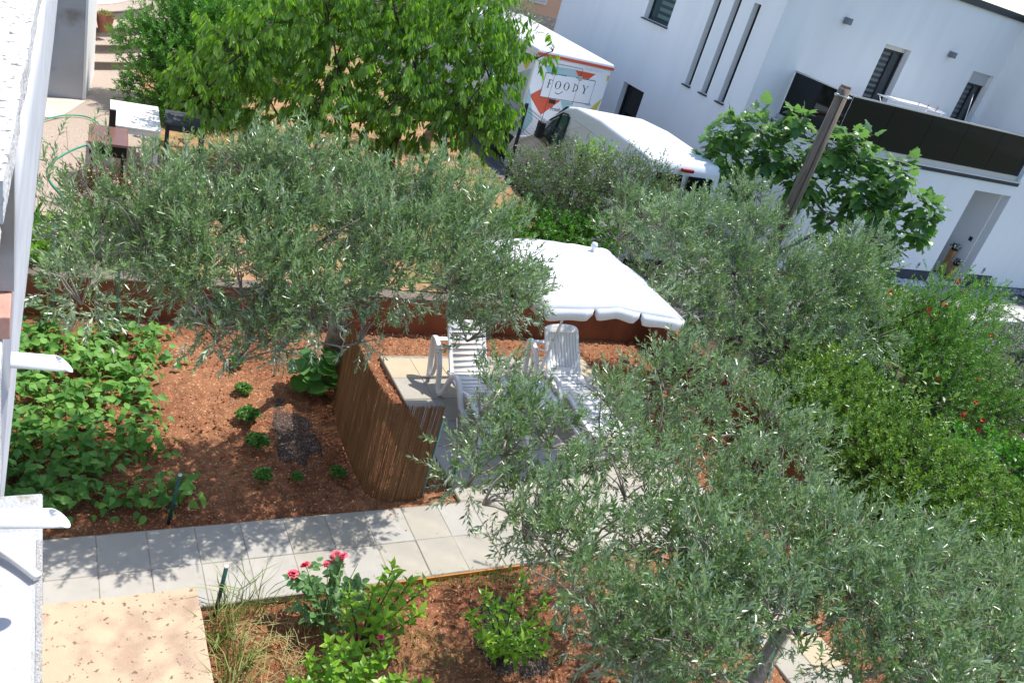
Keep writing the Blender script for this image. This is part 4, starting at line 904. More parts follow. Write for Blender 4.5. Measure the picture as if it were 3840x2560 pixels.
# ------------------------------------------------------------------ loungers
def flat(mb, pts, wd, th, x):
    """flat side member of width th following pts (y,z) at x, thickness wd"""
    for a, b in zip(pts[:-1], pts[1:]): mb.bar((x, a[0], a[1]), (x, b[0], b[1]), wd, th)
def curve2(pts, k=6): return [(p.y, p.z) for p in smooth([(0, y, z) for y, z in pts], k)]
def ribbon(pts, x0, x1, th):
    mb = MB(); n = len(pts); V = []; 
    for i, (y, z) in enumerate(pts):
        a = pts[max(i-1, 0)]; b = pts[min(i+1, n-1)]; dy, dz = b[0]-a[0], b[1]-a[1]; l = math.hypot(dy, dz); ny, nz = -dz/l*th/2, dy/l*th/2
        V += [(x0, y+ny, z+nz), (x1, y+ny, z+nz), (x1, y-ny, z-nz), (x0, y-ny, z-nz)]
    fs = [(0, 1, 2, 3), (4*n-4, 4*n-1, 4*n-2, 4*n-3)]
    for i in range(n-1):
        for q in range(4): a, b = 4*i+q, 4*i+(q+1) % 4; fs.append((a, b, b+4, a+4))
    return mb.add(V, fs)
def lounger(label, x, y, vertical):
    W = .64; t = thing('sun_lounger', label, 'lounger', (x, y, .03), 0, 'white plastic sun loungers on the patio')
    # local: x across, +y head end, origin under the seat/back hinge
    for s in (0, 1):
        X = .0 if s == 0 else W; i0, i1 = (X-.03, X+.03)
        arm = ribbon(curve2([(.42, .02), (.50, .30), (.56, .52), (.50, .56), (.36, .50), (.20, .30), (.10, .06), (.02, .02), (-.05, .10), (-.18, .40), (-.30, .47), (-.42, .42), (-.62, .20), (-.75, .18)], 5), i0, i1, .045).build('arm_frame', M['white'], t, True, bevel=.006)
        ribbon(curve2([(.42, .03), (.34, .12), (.33, .30), (.42, .50)], 5), i0+.01, i1-.01, .03).build('arm_brace', M['white'], t, True)
        ribbon(curve2([(-.60, .22), (-1.0, .19), (-1.22, .18), (-1.32, .12), (-1.34, .02), (-1.28, .01), (-1.20, .10), (-1.05, .13)], 5), i0, i1, .04).build('front_leg', M['white'], t, True, bevel=.006)
    MB().box(-.03, W+.03, .47, .55, .535, .56).build('rear_crossbar', M['white'], t, bevel=.01)
    # backrest
    bk = MB(); bw0, bw1 = .05, W-.05; bt = lambda u: (.41*u+.02*math.sin(u*3), .36+.52*u)   # u 0..1 -> (y,z)
    if vertical:
        n = 9; w_ = (bw1-bw0-.10)/n
        for i in range(n):
            xa = bw0+.05+i*w_; ribbon([bt(.12), bt(.4), bt(.65), bt(.86)], xa+.006, xa+w_-.005, .018).build('back_slat', M['white'], t, True)
        ribbon([bt(0), bt(.06), bt(.125)], bw0+.05, bw1-.05, .022).build('back_rail', M['white'], t, True)
    else:
        n = 8
        for i in range(n):
            u0 = .03+i*.105; ribbon([bt(u0), bt(u0+.04), bt(u0+.085)], bw0+.04, bw1-.04, .018).build('back_slat', M['white'], t, True)
    for xa, xb in ((bw0, bw0+.05), (bw1-.05, bw1)): ribbon([bt(0), bt(.3), bt(.6), bt(.87)], xa, xb, .03).build('back_stile', M['white'], t, True, bevel=.005)
    # rounded head panel
    pts = []; n = 10
    mb = MB()
    rows = []
    for j in range(7):
        v = j/6; u = .862+.138*v; inset = .09*max(0, (v-.35)/.65)**2.2; y_, z_ = bt(u); rows.append((bw0+inset, bw1-inset, y_, z_))
    V = []
    for off in (-.012, .012):
        for a, b, y_, z_ in rows:
            for q in range(9): s = q/8; V.append((a+(b-a)*s, y_+off-.01*math.sin(math.pi*s), z_+(.02*math.sin(math.pi*s) if z_ > bt(.99)[1] else 0)))
    fs = []; nn = 63
    for j in range(6):
        for q in range(8): a = j*9+q; fs += [(a, a+1, a+10, a+9), (a+nn, a+9+nn, a+10+nn, a+1+nn)]
    for j in range(6): fs += [(j*9, j*9+9, j*9+9+nn, j*9+nn), (j*9+8, j*9+8+nn, j*9+17+nn, j*9+17)]
    for q in range(8): fs += [(54+q, 55+q, 55+q+nn, 54+q+nn)]
    mb.add(V, fs).build('headrest', M['white'], t, True)
    for xa in (.0, W): MB().bar((xa, .46, .50), (xa+(.07 if xa == 0 else -.07), .14, .62), .022).build('prop', M['white'], t)
    # seat and leg slats
    n = 17
    for i in range(n):
        ya = .02-i*.078; yb = ya-.064; zz = lambda y: .35-.03*math.sin(min(1, max(0, -y/.5))*math.pi)+.05*math.exp(-((y+.62)/.16)**2)-.10*max(0, (-y-.75))
        ribbon([(ya, zz(ya)), ((ya+yb)/2, zz((ya+yb)/2)+.002), (yb, zz(yb))], bw0+.035, bw1-.035, .016).build('seat_slat', M['white'], t, True)
    sd_ = [(.04-.07*i, .345-.03*math.sin(min(1, max(0, (-.04+.07*i)/.5))*math.pi)+.05*math.exp(-((.04-.07*i+.62)/.16)**2)-.10*max(0, (-(.04-.07*i)-.75))) for i in range(20)]
    for xa, xb in ((bw0-.015, bw0+.034), (bw1-.034, bw1+.015)): ribbon(sd_, xa, xb, .04).build('seat_rail', M['white'], t, True, bevel=.004)
    MB().box(.0, W, -.64, -.60, .17, .21).build('cross_member', M['white'], t, bevel=.005)
    return t
lounger('left white plastic sun lounger, slatted across its back, nearer the reed screen', 4.50, 8.02, False)
lounger('right white plastic sun lounger with upright slats in its back, beside the parasol pole', 5.93, 7.98, True)
tb = thing('side_table', 'small low white plastic table between the two loungers', 'table', (5.53, 7.42, .03))
MB().box(-.21, .21, -.26, .26, .42, .445).build('table_top', M['white'], tb, bevel=.012); mb = MB(); mb.box(-.19, .19, -.24, .24, .37, .419); mb.build('apron', M['white'], tb, bevel=.005)
for sx in (-1, 1):
    for sy in (-1, 1): MB().bar((sx*.17, sy*.21, .37), (sx*.2, sy*.24, 0), .04).build('leg', M['white'], tb)

# ------------------------------------------------------------------ olive trees
T1=[(1.2,7.49,2.74,0.26),(1.68,7.49,2.89,0.39),(2.12,7.49,3.03,0.39),(2.71,7.49,2.8,0.39),(3.29,7.49,2.87,0.39),(3.83,7.49,2.84,0.39),(0.47,7.12,2.61,0.41),(0.87,7.12,2.65,0.41),(1.28,7.12,2.72,0.41),(1.72,7.12,2.73,0.41),(2.17,7.12,2.76,0.41),(2.73,7.12,2.73,0.41),(3.31,7.12,2.73,0.41),(3.88,7.12,2.73,0.41),(0.44,6.76,2.43,0.41),(0.82,6.76,2.5,0.41),(1.25,6.76,2.54,0.41),(1.68,6.76,2.57,0.41),(2.13,6.76,2.65,0.41),(2.66,6.76,2.65,0.41),(3.22,6.76,2.65,0.41),(3.82,6.76,2.69,0.41),(1.15,6.39,2.36,0.37),(1.5,6.39,2.37,0.37),(1.82,6.39,2.43,0.37),(2.31,6.39,2.45,0.37),(2.78,6.39,2.53,0.37),(3.34,6.39,2.52,0.37),(3.88,6.39,2.55,0.37),(0.29,6.1,2.4,0.23),(1.27,6.1,2.16,0.23),(1.5,6.1,1.96,0.2),(1.69,6.1,2.09,0.23),(2.03,6.1,2.31,0.26),(2.27,6.1,2.19,0.23),(3.55,6.1,2.13,0.18),(3.93,6.1,2.43,0.23),(4.15,6.6,2.6,0.2),(4.34,6.6,2.36,0.2),(4.15,6.6,2.15,0.2),(4.6,6.8,2.15,0.16),(1.3,6.2,2.01,0.18),(1.53,6.2,1.85,0.2),(1.64,6.2,2.11,0.2),(1.11,6.2,2.25,0.16),(1.85,6.2,1.94,0.16),(2.53,6.2,2.04,0.18)]
T2=[(7.09,9.0,2.49,0.19),(7.75,9.0,2.34,0.3),(8.49,9.0,2.49,0.3),(9.22,9.0,2.79,0.35),(6.79,8.55,2.26,0.22),(7.51,8.55,2.33,0.38),(8.32,8.55,2.47,0.45),(9.16,8.55,2.48,0.45),(7.1,8.1,1.98,0.25),(7.78,8.1,2.04,0.45),(8.64,8.1,2.1,0.45),(9.56,8.1,2.16,0.45),(10.55,8.1,2.23,0.45),(11.11,8.1,2.42,0.45),(7.85,7.65,1.68,0.4),(8.71,7.65,1.72,0.45),(9.73,7.65,1.76,0.45),(10.69,7.65,1.88,0.45),(8.13,7.2,1.34,0.35),(9.11,7.2,1.36,0.4),(10.12,7.2,1.45,0.4),(10.97,7.2,1.62,0.4),(6.5,7.2,2.05,0.13),(6.95,7.3,1.9,0.2),(7.05,7.7,2.5,0.2),(6.85,7.6,2.75,0.14),(6.6,7.6,2.88,.17),(6.75,7.45,2.68,.17),(6.5,7.8,2.8,.13),(7.0,7.7,2.9,.2)]
T3=[(3.7,4.95,2.08,0.13),(4.54,5.03,2.12,0.2),(5.09,5.03,2.29,0.35),(5.71,5.03,2.23,0.25),(3.2,4.44,2.1,0.14),(3.58,4.44,2.16,0.24),(4.1,4.44,2.13,0.35),(4.66,4.44,2.1,0.35),(5.27,4.44,2.07,0.35),(5.88,4.44,2.14,0.35),(6.54,4.44,2.01,0.2),(2.76,3.9,2.12,0.16),(3.05,3.75,2.1,0.2),(3.49,3.85,2.12,0.22),(4.0,3.85,2.08,0.3),(4.55,3.85,2.03,0.33),(5.12,3.85,2.03,0.35),(5.74,3.85,2.02,0.35),(3.39,3.4,2.04,0.3),(3.94,3.4,1.92,0.33),(4.39,3.4,1.95,0.35),(4.95,3.4,1.92,0.35),(3.18,2.96,2.0,0.21),(3.71,2.96,1.86,0.3),(4.18,2.96,1.85,0.3),(3.41,2.66,1.83,0.3),(3.92,2.66,1.75,0.3),(4.01,2.9,2.27,0.28),(4.41,2.9,2.13,0.3),(4.71,2.9,2.12,0.3),(4.33,2.9,1.8,0.3),(4.69,2.9,1.68,0.3),(3.46,2.5,2.16,0.26),(3.83,2.5,2.0,0.28),(3.45,5.2,2.15,0.17),(3.55,4.8,2.1,0.18),(3.3,4.65,2.1,0.15),(2.86,4.6,2.07,0.16),(2.97,4.6,2.36,0.14),(3.3,4.8,2.08,0.22),(2.85,4.3,1.93,0.2),(3.36,4.3,1.63,0.22),(3.35,2.5,1.8,0.25),(3.65,2.5,1.76,0.28),(3.49,2.2,2.2,0.24),(3.1,3.4,2.05,.2),(2.98,3.05,2.08,.17),(3.05,3.7,1.95,.2),(3.15,2.7,2.0,.18)]
T4=[(5.19,3.2,2.1,0.25),(5.79,3.2,1.95,0.27),(6.47,3.2,1.78,0.27),(4.61,2.8,2.34,0.3),(5.16,2.8,2.22,0.34),(5.8,2.8,2.08,0.34),(6.53,2.8,1.93,0.34),(7.3,2.8,1.5,0.31),(8.0,2.8,1.45,0.31),(5.01,2.4,2.24,0.34),(5.66,2.4,2.08,0.36),(6.51,2.4,1.83,0.36),(7.33,2.4,1.66,0.36),(5.05,1.95,2.2,0.32),(5.77,2.0,2.02,0.34),(6.6,2.0,1.82,0.34),(4.95,1.6,2.22,0.26),(5.76,1.7,2.02,0.32),(6.5,1.5,1.8,0.34),(4.12,2.4,2.29,0.28),(4.55,2.4,2.05,0.3),(4.69,2.0,2.05,0.24)]
GO = 'olive trees in the garden'
olive_tree('wide olive tree over the red soil bed, its trunk behind the reed screen', (3.30, 8.6, 0), (2.95, 8.15, 1.25), T1, 92, .074, .0195, 1, .12, GO)
olive_tree('olive tree to the right of the parasol, rising in front of the wooden pole', (8.55, 8.6, 0), (8.5, 8.3, 1.0), T2, 96, .078, .021, 2, .085, GO)
olive_tree('nearest olive tree, its twigs hanging over the loungers and slab path', (4.75, 3.1, 0), (4.45, 3.5, .85), T3, 96, .070, .0190, 3, .075, GO)
olive_tree('olive tree filling the bottom right corner with a stout leaning trunk', (5.2, 2.95, 0), (5.6, 3.1, .95), T4, 90, .070, .0190, 4, .09, GO)
olive_tree('small far olive tree in front of the box truck roof', (7.6, 17.3, .5), (7.8, 17.1, 1.9), [(8.0, 17, 3.35, .65), (8.75, 16.9, 3.45, .5), (7.2, 17.1, 3.3, .55), (7.7, 17, 3.9, .6), (8.5, 17, 4.0, .5), (6.8, 17.3, 3.9, .55)], 45, .075, .018, 5, .09, GO, 2)

# ------------------------------------------------------------------ cherry tree
ct = thing('cherry_tree', 'broad cherry tree with drooping bright green leaves on the upper terrace', 'tree', (5.9, 14.9, .5))
CB = [(2.33,14,1.87,.55),(2.77,14,2.5,.55),(3.48,13.9,1.55,.6),(3.2,14.1,3.0,.55),(4.04,14.1,3.3,.6),(4.33,14,2.5,.65),(4.65,13.8,1.7,.6),(5.0,14.2,3.7,.6),(5.57,14,2.9,.7),(5.91,13.9,1.9,.65),(6.47,14.1,3.6,.65),(7.05,13.9,2.8,.65),(6.94,13.8,1.95,.6),(7.35,14,3.45,.4),(7.2,13.8,2.25,.38),(7.9,14,3.3,.14),(8.2,14,3.5,.1),(3.0,14.8,2.2,.6),(4.5,15,2.9,.7),(6,15,3.2,.7),(7.2,14.8,3.1,.6),(4.2,14.9,3.9,.5),(5.6,14.8,4.2,.55),(6.8,14.8,4.1,.55),(5.2,13.4,2.3,.5),(6.4,13.3,2.4,.5),(3.9,13.4,2.1,.45)]
mb = MB(); rs = limbs(mb, (5.9, 14.9, .45), (5.8, 14.6, 1.5), CB, .14, .05, 8); mb.build('trunk', M['dbark'], ct, True)
mb = MB(); nodes = [(Vector((5.8, 14.6, 1.5)), .07)]
for q in sorted(CB, key=lambda q: (Vector(q[:3])-Vector((5.8, 14.6, 1.5))).length):
    c = Vector(q[:3]); par, pr = min(nodes, key=lambda n_: (n_[0]-c).length); branch(mb, par, c, max(.012, pr*.7), max(.01, pr*.5), rs, sag=.03); nodes.append((c, max(.015, pr*.7)))
    for _ in range(4): branch(mb, c, c+Vector((rs.uniform(-1, 1), rs.uniform(-1, 1), rs.uniform(-.4, 1))).normalized()*q[3]*1.05, .010, .004, rs, n=3, k=4)
mb.build('branch', M['dbark'], ct, True)
P, O = sample_blobs([(a, b, c, d*.86) for a, b, c, d in CB], 24, (.4, 1.12)); n = len(P); F = Field()
shoots(F, P, O*.8+np.array([0, 0, .25])+rng.normal(size=(n, 3))*.3,   .34, 6, .175, .058, T_LANCE6, spread=.55, droop=1.8, stem_r=.003, bend=.3)
k = rng.choice(n, 60); F.leaves(P[k]+np.array([0, 0, -.08]), unit(60), unit(60), .025, .025, T_ROUND, 2)
F.build('crown', [LM['cherry'], M['dbark'], M['scarlet']], ct); reroot(ct)

# ------------------------------------------------------------------ fig tree, leaves as pieces
ft = thing('fig_tree', 'fig tree with large lobed leaves in front of the modern house balcony', 'tree', (11.6, 9.9, 0))
FB = [(11.6,12.3,2.5,.45),(11.9,12.1,3.2,.45),(11.45,12.4,3.0,.35),(12.3,11.7,2.9,.5),(12.35,11.7,3.6,.28),(12.8,11.1,3.3,.45),(12.7,11.2,2.6,.5),(13.1,10.8,3.5,.38),(13.3,10.5,2.9,.5),(13.6,10.1,3.3,.4),(13.7,10.1,2.6,.4),(13.2,10.6,2.1,.4),(14.1,9.6,2.9,.35),(14.2,9.5,2.4,.3),(13.9,9.7,2.0,.25),(12.0,11.9,2.1,.35)]
mb = MB(); rs = limbs(mb, (11.6, 9.9, -.1), (12.3, 10.8, 1.25), FB, .09, .04, 12); mb.build('trunk', M['gbark'], ft, True)
mb = MB(); nodes = [(Vector((12.3, 10.8, 1.25)), .055)]
for q in sorted(FB, key=lambda q: (Vector(q[:3])-Vector((12.3, 10.8, 1.25))).length):
    c = Vector(q[:3]); par, pr = min(nodes, key=lambda n_: (n_[0]-c).length); branch(mb, par, c, max(.014, pr*.75), max(.012, pr*.55), rs, sag=-.05); nodes.append((c, max(.016, pr*.7)))
mb.build('branch', M['gbark'], ft, True)
P, O = sample_blobs([(a, b, c, d*.88) for a, b, c, d in FB], 50, (.45, 1.1)); n = len(P)
D = O*.8+rng.normal(size=(n, 3))*.3; D[:, 2] -= .35; N_ = O*.3+np.array([0, 0, 1.])+rng.normal(size=(n, 3))*.3
toward = P@np.array([-.7, -.6, .45]); order = np.argsort(-toward)
figm = []
for k in range(4):
    Fk = Field(); Fk.leaves(np.zeros((1, 3)), np.array([[0, 1., 0]]), np.array([[0, 0, 1.]]), 1, 1, T_FIG, rnd=np.array([.1+.27*k])); figm.append(Fk.mesh('leaf', [LM['fig']]))
def leaf_matrix(p, d, nn, L):
    d = Vector(d).normalized(); x = d.cross(Vector(nn)).normalized(); z = x.cross(d); mm = Matrix((x*L, d*L, z*L)).transposed().to_4x4(); mm.translation = Vector(p); return mm
for q in order[:300]:
    o = bpy.data.objects.new('leaf', figm[rng.integers(4)]); COL.objects.link(o); o.parent = ft; o.matrix_basis = leaf_matrix(P[q]-np.array([11.6, 9.9, 0]), D[q], N_[q], rng.uniform(.16, .27))
F = Field(); q = order[300:]; F.leaves(P[q], D[q], N_[q], rng.uniform(.16, .27, len(q)), .22, T_FIG)
F.stems(P, P-D/np.linalg.norm(D, axis=1)[:, None]*.09+np.array([0, 0, .02]), .003, .003)
o = F.build('crown', [LM['fig'], M['stem']], ft)
inv = Matrix.Translation((-11.6, -9.9, 0))
for c in ft.children:
    if not c.name.startswith('leaf'): c.matrix_parent_inverse = inv

# ------------------------------------------------------------------ shrubs
shrub('shrub', 'dense bright green shrub beside the curved steps', 'shrub', (2.6, 17, .5), [(1.75,16.8,.95,.5),(2.2,16.9,1.5,.6),(2.7,16.8,1.0,.6),(2.6,17.2,2.1,.6),(3.2,17,1.5,.65),(3.4,17.2,2.3,.6),(2.0,17.4,2.0,.45),(3.9,17.2,1.8,.6),(3.0,16.5,.7,.4),(2.1,16.4,.75,.35),(1.6,17.3,1.6,.4),(2.4,17.6,2.5,.4)], 95, .20, 7, .085, .028, T_LANCE, 'laurel', spread=.8)
shrub('shrub', 'rounder green shrub further back, above the dense one by the steps', 'shrub', (4.3, 21, .5), [(3.7,21,1.4,.7),(4.5,21,1.9,.8),(5.2,21,1.5,.7),(4.2,20.6,.9,.6),(5.0,20.6,.9,.6)], 45, .2, 7, .065, .022, T_LANCE, 'laurel', spread=.8)
shrub('shrub', 'dusky shrub speckled with pinkish seed heads in front of the van', 'shrub', (7.7, 11.0, .5), [(6.5,10.9,2.2,.3),(6.9,11,1.9,.42),(7.3,11,2.3,.42),(7.5,10.9,1.7,.5),(7.9,11,2.2,.42),(8.2,10.9,1.7,.5),(8.45,11,2.3,.42),(8.9,11,2.0,.42),(9.0,10.9,2.35,.32),(9.3,10.8,1.9,.4),(6.8,10.7,1.5,.4),(7.9,10.6,1.4,.4),(8.7,10.7,1.4,.4)], 120, .16, 6, .045, .020, T_LANCE, 'dusky', extra=('pinkbud', 1000, .02, 2))
shrub('shrub', 'fresh yellow-green shoots topping the dusky shrub by the van', 'shrub', (8.1, 11.6, .5), [(7.9,11.5,2.45,.2),(8.25,11.5,2.4,.2)], 60, .16, 6, .06, .025, T_LANCE, 'lime', bark='stem')
tag(shrub('ground_cover', 'bright green low ground cover above the wall behind the parasol', 'ground cover', (7, 10.4, .5), [(5.9+.33*i, 10.35+.1*(i % 2), 1.42, .36) for i in range(7)]+[(6.0+.33*i, 10.35, 1.05, .42) for i in range(6)]+[(5.9+.33*i, 10.3, .72, .4) for i in range(7)], 90, .12, 6, .055, .024, T_LANCE, 'laurel', trunk=False), None)
shrub('shrub', 'bronze tipped low shrub at the foot of the grill', 'shrub', (1.0, 12.2, .5), [(.62,12.1,.75,.3),(1.0,12.1,.8,.32),(1.4,12.15,.78,.3),(.8,11.7,.65,.3),(1.25,11.7,.65,.3)], 120, .14, 6, .05, .02, T_LANCE, 'redleaf')
shrub('hedge', 'clipped hedge with pale sunlit top running to the right edge', 'hedge', (9.3, 4, .4), [(8.72+.42*j+.05*((i*7) % 3-1), 6.5-i*.42, 1.05+.10*j+.05*((i+j) % 2), .40) for i in range(13) for j in range(3)]+[(8.75, 6.5-i*.42, .72, .36) for i in range(13)], 78, .14, 6, .06, .028, T_LANCE, 'hedge', spread=.75)
shrub('pomegranate_bush', 'pomegranate bush covered in small scarlet flowers near the house paving', 'bush', (13.2, 7.4, 0), [(12.2,7.3,1.0,.5),(12.9,7.3,1.3,.6),(13.5,7.4,.9,.6),(13.9,7.6,1.5,.55),(13.1,7.8,1.9,.45),(12.5,7.9,1.5,.5),(13.6,7.0,.5,.5),(14.2,7.2,.8,.5),(12.8,6.8,.6,.4),(14.5,7.9,1.9,.35),(14.3,6.6,.4,.45),(14.0,8.3,1.2,.5),(12.2,8.2,.9,.5)], 90, .20, 9, .055, .018, T_LANCE, 'pom', extra=('scarlet', 46, .055, 7))
shrub('shrub', 'leafy pale green shrub between the right hand olive and the house paving', 'shrub', (12.4, 9.4, 0), [(11.9,8.9,1.9,.4),(12.5,9.3,1.6,.5),(13.2,9.5,1.2,.5),(13.9,9.4,1.0,.45),(12.3,8.5,1.3,.45),(13.0,8.8,.9,.5),(11.5,8.3,.9,.5),(11.3,7.5,.6,.5),(13.9,8.9,.6,.5),(11.8,9.6,.8,.5)], 70, .2, 6, .085, .034, T_LEAF, 'hedge')
shrub('jasmine', 'white flowering climber at the right edge of the picture', 'shrub', (15.6, 7.6, 0), [(15.3,7.8,1.3,.4),(15.9,7.6,1.0,.5),(16.4,7.5,1.4,.5),(15.4,7.2,.6,.45),(16.2,7.0,.5,.5),(15.0,6.9,.5,.4),(16.9,7.4,.9,.5),(16.6,6.6,.5,.5)], 85, .16, 6, .045, .02, T_LANCE, 'dusky', extra=('wflower', 420, .035, 3))
shrub('shrub', 'broad leaved green plant low at the right edge beside the hedge', 'shrub', (15.0, 6.0, 0), [(14.7,5.9,.6,.4),(15.4,6.0,.8,.45),(14.9,5.3,.5,.4),(15.6,5.2,.6,.4),(13.9,5.4,.35,.4),(13.2,5.6,.3,.4),(12.4,5.8,.3,.4),(14.3,4.8,.3,.4)], 50, .2, 5, .09, .05, T_LEAF, 'laurel')
t = thing('palm_plant', 'small spiky palm beyond the cherry tree', 'palm', (5.6, 20, .5)); MB().tube([(0, 0, 0), (0, 0, 1.2)], .09, 8).build('trunk', M['bark'], t, True)
F = Field(); n = 90; a = rng.uniform(0, 6.28, n); D = np.stack([np.cos(a), np.sin(a), rng.uniform(-.1, 1.4, n)], -1); F.leaves(np.array([[0, 0, 1.2]]).repeat(n, 0), D, np.array([0, 0, 1.])+unit(n)*.3, rng.uniform(.6, .95, n), .035, T_BLADE); F.build('crown', [LM['iris']], t)
# dark undergrowth and a trunk beyond the terrace
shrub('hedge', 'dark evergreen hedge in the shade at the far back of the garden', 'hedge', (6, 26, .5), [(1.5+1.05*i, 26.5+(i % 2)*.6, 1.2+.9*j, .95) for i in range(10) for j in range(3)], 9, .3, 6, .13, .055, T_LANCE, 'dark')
t = thing('far_tree', 'tall reddish trunk standing at the far back of the garden', 'tree', (9.4, 25, .45)); MB().tube([(0, 0, 0), (.1, 0, 2), (0, .1, 5)], [.26, .2, .17], 10).build('trunk', mat('reddish_bark', (.16, .09, .06), .9, var=.3, vscale=8, bump=.8), t, True)
FB2 = [(9.4+dx, 25+dy, 5.6+dz, 1.1) for dx, dy, dz in ((0, 0, 0), (1.2, 0, .3), (-1.2, .3, .2), (0, 1, 1))]
P, O = sample_blobs(FB2, 8); F = Field(); shoots(F, P, O+np.array([0, 0, .5]), .3, 6, .11, .045, T_LEAF, spread=.8); F.build('crown', [LM['dark'], M['dbark'], M['dbark']], t); t.children[-1].matrix_parent_inverse = Matrix.Translation((-9.4, -25, -.45))

# ------------------------------------------------------------------ bed plants
def blades(name, label, cat, spots, n, L, W, lm, lean=.35, group=None, dead=None):
    t = thing(name, label, cat, (*spots[0][:2], spots[0][2]), 0, group); F = Field()
    for x, y, z, r_ in spots:
        a = rng.uniform(0, 6.28, n); q = rng.random(n)**.5*r_; P = np.stack([x+q*np.cos(a), y+q*np.sin(a), np.full(n, z)], -1)
        D = np.stack([np.cos(a)*lean*rng.random(n), np.sin(a)*lean*rng.random(n), np.ones(n)], -1)+rng.normal(size=(n, 3))*.12
        # two-segment blade that bows
        l = L*rng.uniform(.6, 1.15, n); Dn = D/np.linalg.norm(D, axis=1)[:, None]; r2 = rng.random(n)
        F.stems(P, P+Dn*l[:, None]*.5, W*.45, W*.3, 0); F.R[-1] = np.repeat(r2, 6)
        E = Dn+np.stack([np.cos(a), np.sin(a), -np.full(n, .6)], -1)*rng.uniform(.1, .9, n)[:, None]
        F.leaves(P+Dn*l[:, None]*.5, E, unit(n), l*.55, W, T_BLADE, rnd=r2)
    o = F.build('blades', [LM[lm]], t); reroot(t); return t
t = thing('iris_clump', 'clump of upright sword-shaped leaves on the low wall by the left edge', 'plant', (.2, 10.6, .5)); F = Field()
n = 420; P = np.stack([rng.uniform(-.35, 1.5, n), rng.uniform(10.3, 11.5, n), np.full(n, .48)], -1); F.leaves(P, np.stack([rng.normal(size=n)*.22, rng.normal(size=n)*.22-.1, np.ones(n)], -1), unit(n), rng.uniform(.3, .6, n), .03, T_BLADE); F.build('blades', [LM['iris']], t); reroot(t)
shrub('garden_plant', 'broad light green leaves beside the iris clump at the left wall', 'plant', (.05, 10.3, .5), [(.0,10.35,.72,.22),(.35,10.35,.66,.2)], 110, .12, 4, .10, .045, T_LEAF, 'lime', bark='stem')
blades('grass_clump', 'seeding yellow-green grass clump against the beige slab edge', 'grass', [(1.30, 4.75, 0, .1), (1.38, 4.45, 0, .12), (1.28, 4.1, 0, .10), (1.25, 3.9, 0, .1)], 55, .48, .009, 'grass', .35)
t = blades('grass_clump', 'tall dry grass stalks with seed heads next to the dark green stake', 'grass', [(1.45, 5.0, 0, .12), (1.6, 4.95, 0, .1)], 24, .62, .008, 'grass', .25)
F = Field(); n = 170; P = np.stack([rng.uniform(1.35, 2.0, n), rng.uniform(4.1, 4.85, n), np.full(n, .035)+rng.random(n)*.05], -1); F.leaves(P, np.stack([rng.normal(size=n), rng.normal(size=n), rng.normal(size=n)*.15], -1), np.array([0, 0, 1.])+unit(n)*.2, rng.uniform(.15, .4, n), .005, T_BLADE, rnd=np.ones(n)*.9)
F.build('dry_straw', [LM['grass']])
F = Field(); n = 900; P = np.stack([rng.uniform(1.6, 4.2, n), 5.02+rng.normal(size=n)*.06, np.full(n, .0)], -1); F.leaves(P, np.stack([rng.normal(size=n)*.6, rng.normal(size=n)*.6, np.ones(n)], -1), unit(n), rng.uniform(.03, .08, n), .006, T_BLADE)
n = 1100; P = np.stack([rng.uniform(2.6, 4.2, n), rng.uniform(3.9, 5.0, n), np.full(n, .0)], -1); P = P[(np.sin(P[:, 0]*5)+np.sin(P[:, 1]*7+P[:, 0]*3)) > .4]; n = len(P); F.leaves(P, np.stack([rng.normal(size=n)*.8, rng.normal(size=n)*.8, np.ones(n)], -1), unit(n), rng.uniform(.03, .09, n), .008, T_BLADE)
F.build('sparse_weeds', [LM['grass']])
F = Field(); n = 16000; P = np.stack([rng.uniform(2.0, 8.6, n), rng.uniform(11.5, 16.5, n), np.full(n, .49)], -1); P = P[(np.sin(P[:, 0]*2.3)+np.sin(P[:, 1]*1.9+P[:, 0])) > .1]; n = len(P); F.leaves(P, np.stack([rng.normal(size=n)*.6, rng.normal(size=n)*.6, np.ones(n)], -1), unit(n), rng.uniform(.04, .10, n), .01, T_BLADE); F.build('terrace_grass', [LM['grass']])

# bean plants: every plant a thing, every leaf (three leaflets) a piece
def trifol(seed):
    r_ = np.random.default_rng(seed); F = Field(); P = np.zeros((3, 3)); ang = np.array([0, 2.0, -2.0])+r_.normal(size=3)*.12
    D = np.stack([np.sin(ang), np.cos(ang), -.18-.25*r_.random(3)], -1); P[:, 1] += np.array([.10, 0, 0]); P += np.array([0, .02, 0])
    F.leaves(P, D, np.stack([r_.normal(size=3)*.25, r_.normal(size=3)*.25, np.ones(3)], -1), np.array([1.0, .92, .92])*.10, .070*np.ones(3), T_BEAN, rnd=np.clip(seed % 5/5+r_.random(3)*.25, 0, 1))
    F.stems(np.array([[0, -.10, -.06]]), np.array([[0, .02, 0]]), .002, .0015); F.stems(np.array([[0, .02, 0]]), np.array([[0, .11, 0]]), .0015, .0012)
    return F.mesh('leaf', [LM['bean'], M['stem']])
tri = [trifol(40+i) for i in range(10)]
stemm = MB().tube([(0, 0, 0), (.01, 0, .12), (0, .01, .24)], [.005, .004, .003], 5).mesh('stem', M['stem'])
rows = [9.3, 8.88, 8.46, 8.04, 7.62, 7.2, 6.82, 6.44]; rb = random.Random(21); cnt = 0
ORD = ['leftmost', 'second from the left', 'third from the left', 'fourth from the left', 'fifth from the left', 'sixth from the left', 'seventh from the left', 'eighth from the left']
ROWN = ['the far row by the tomato plants', 'the second row from the tomato plants', 'the third row from the tomato plants', 'the fourth row, mid bed', 'the fourth row up from the slab path', 'the third row up from the slab path', 'the second row up from the slab path', 'the row nearest the slab path']
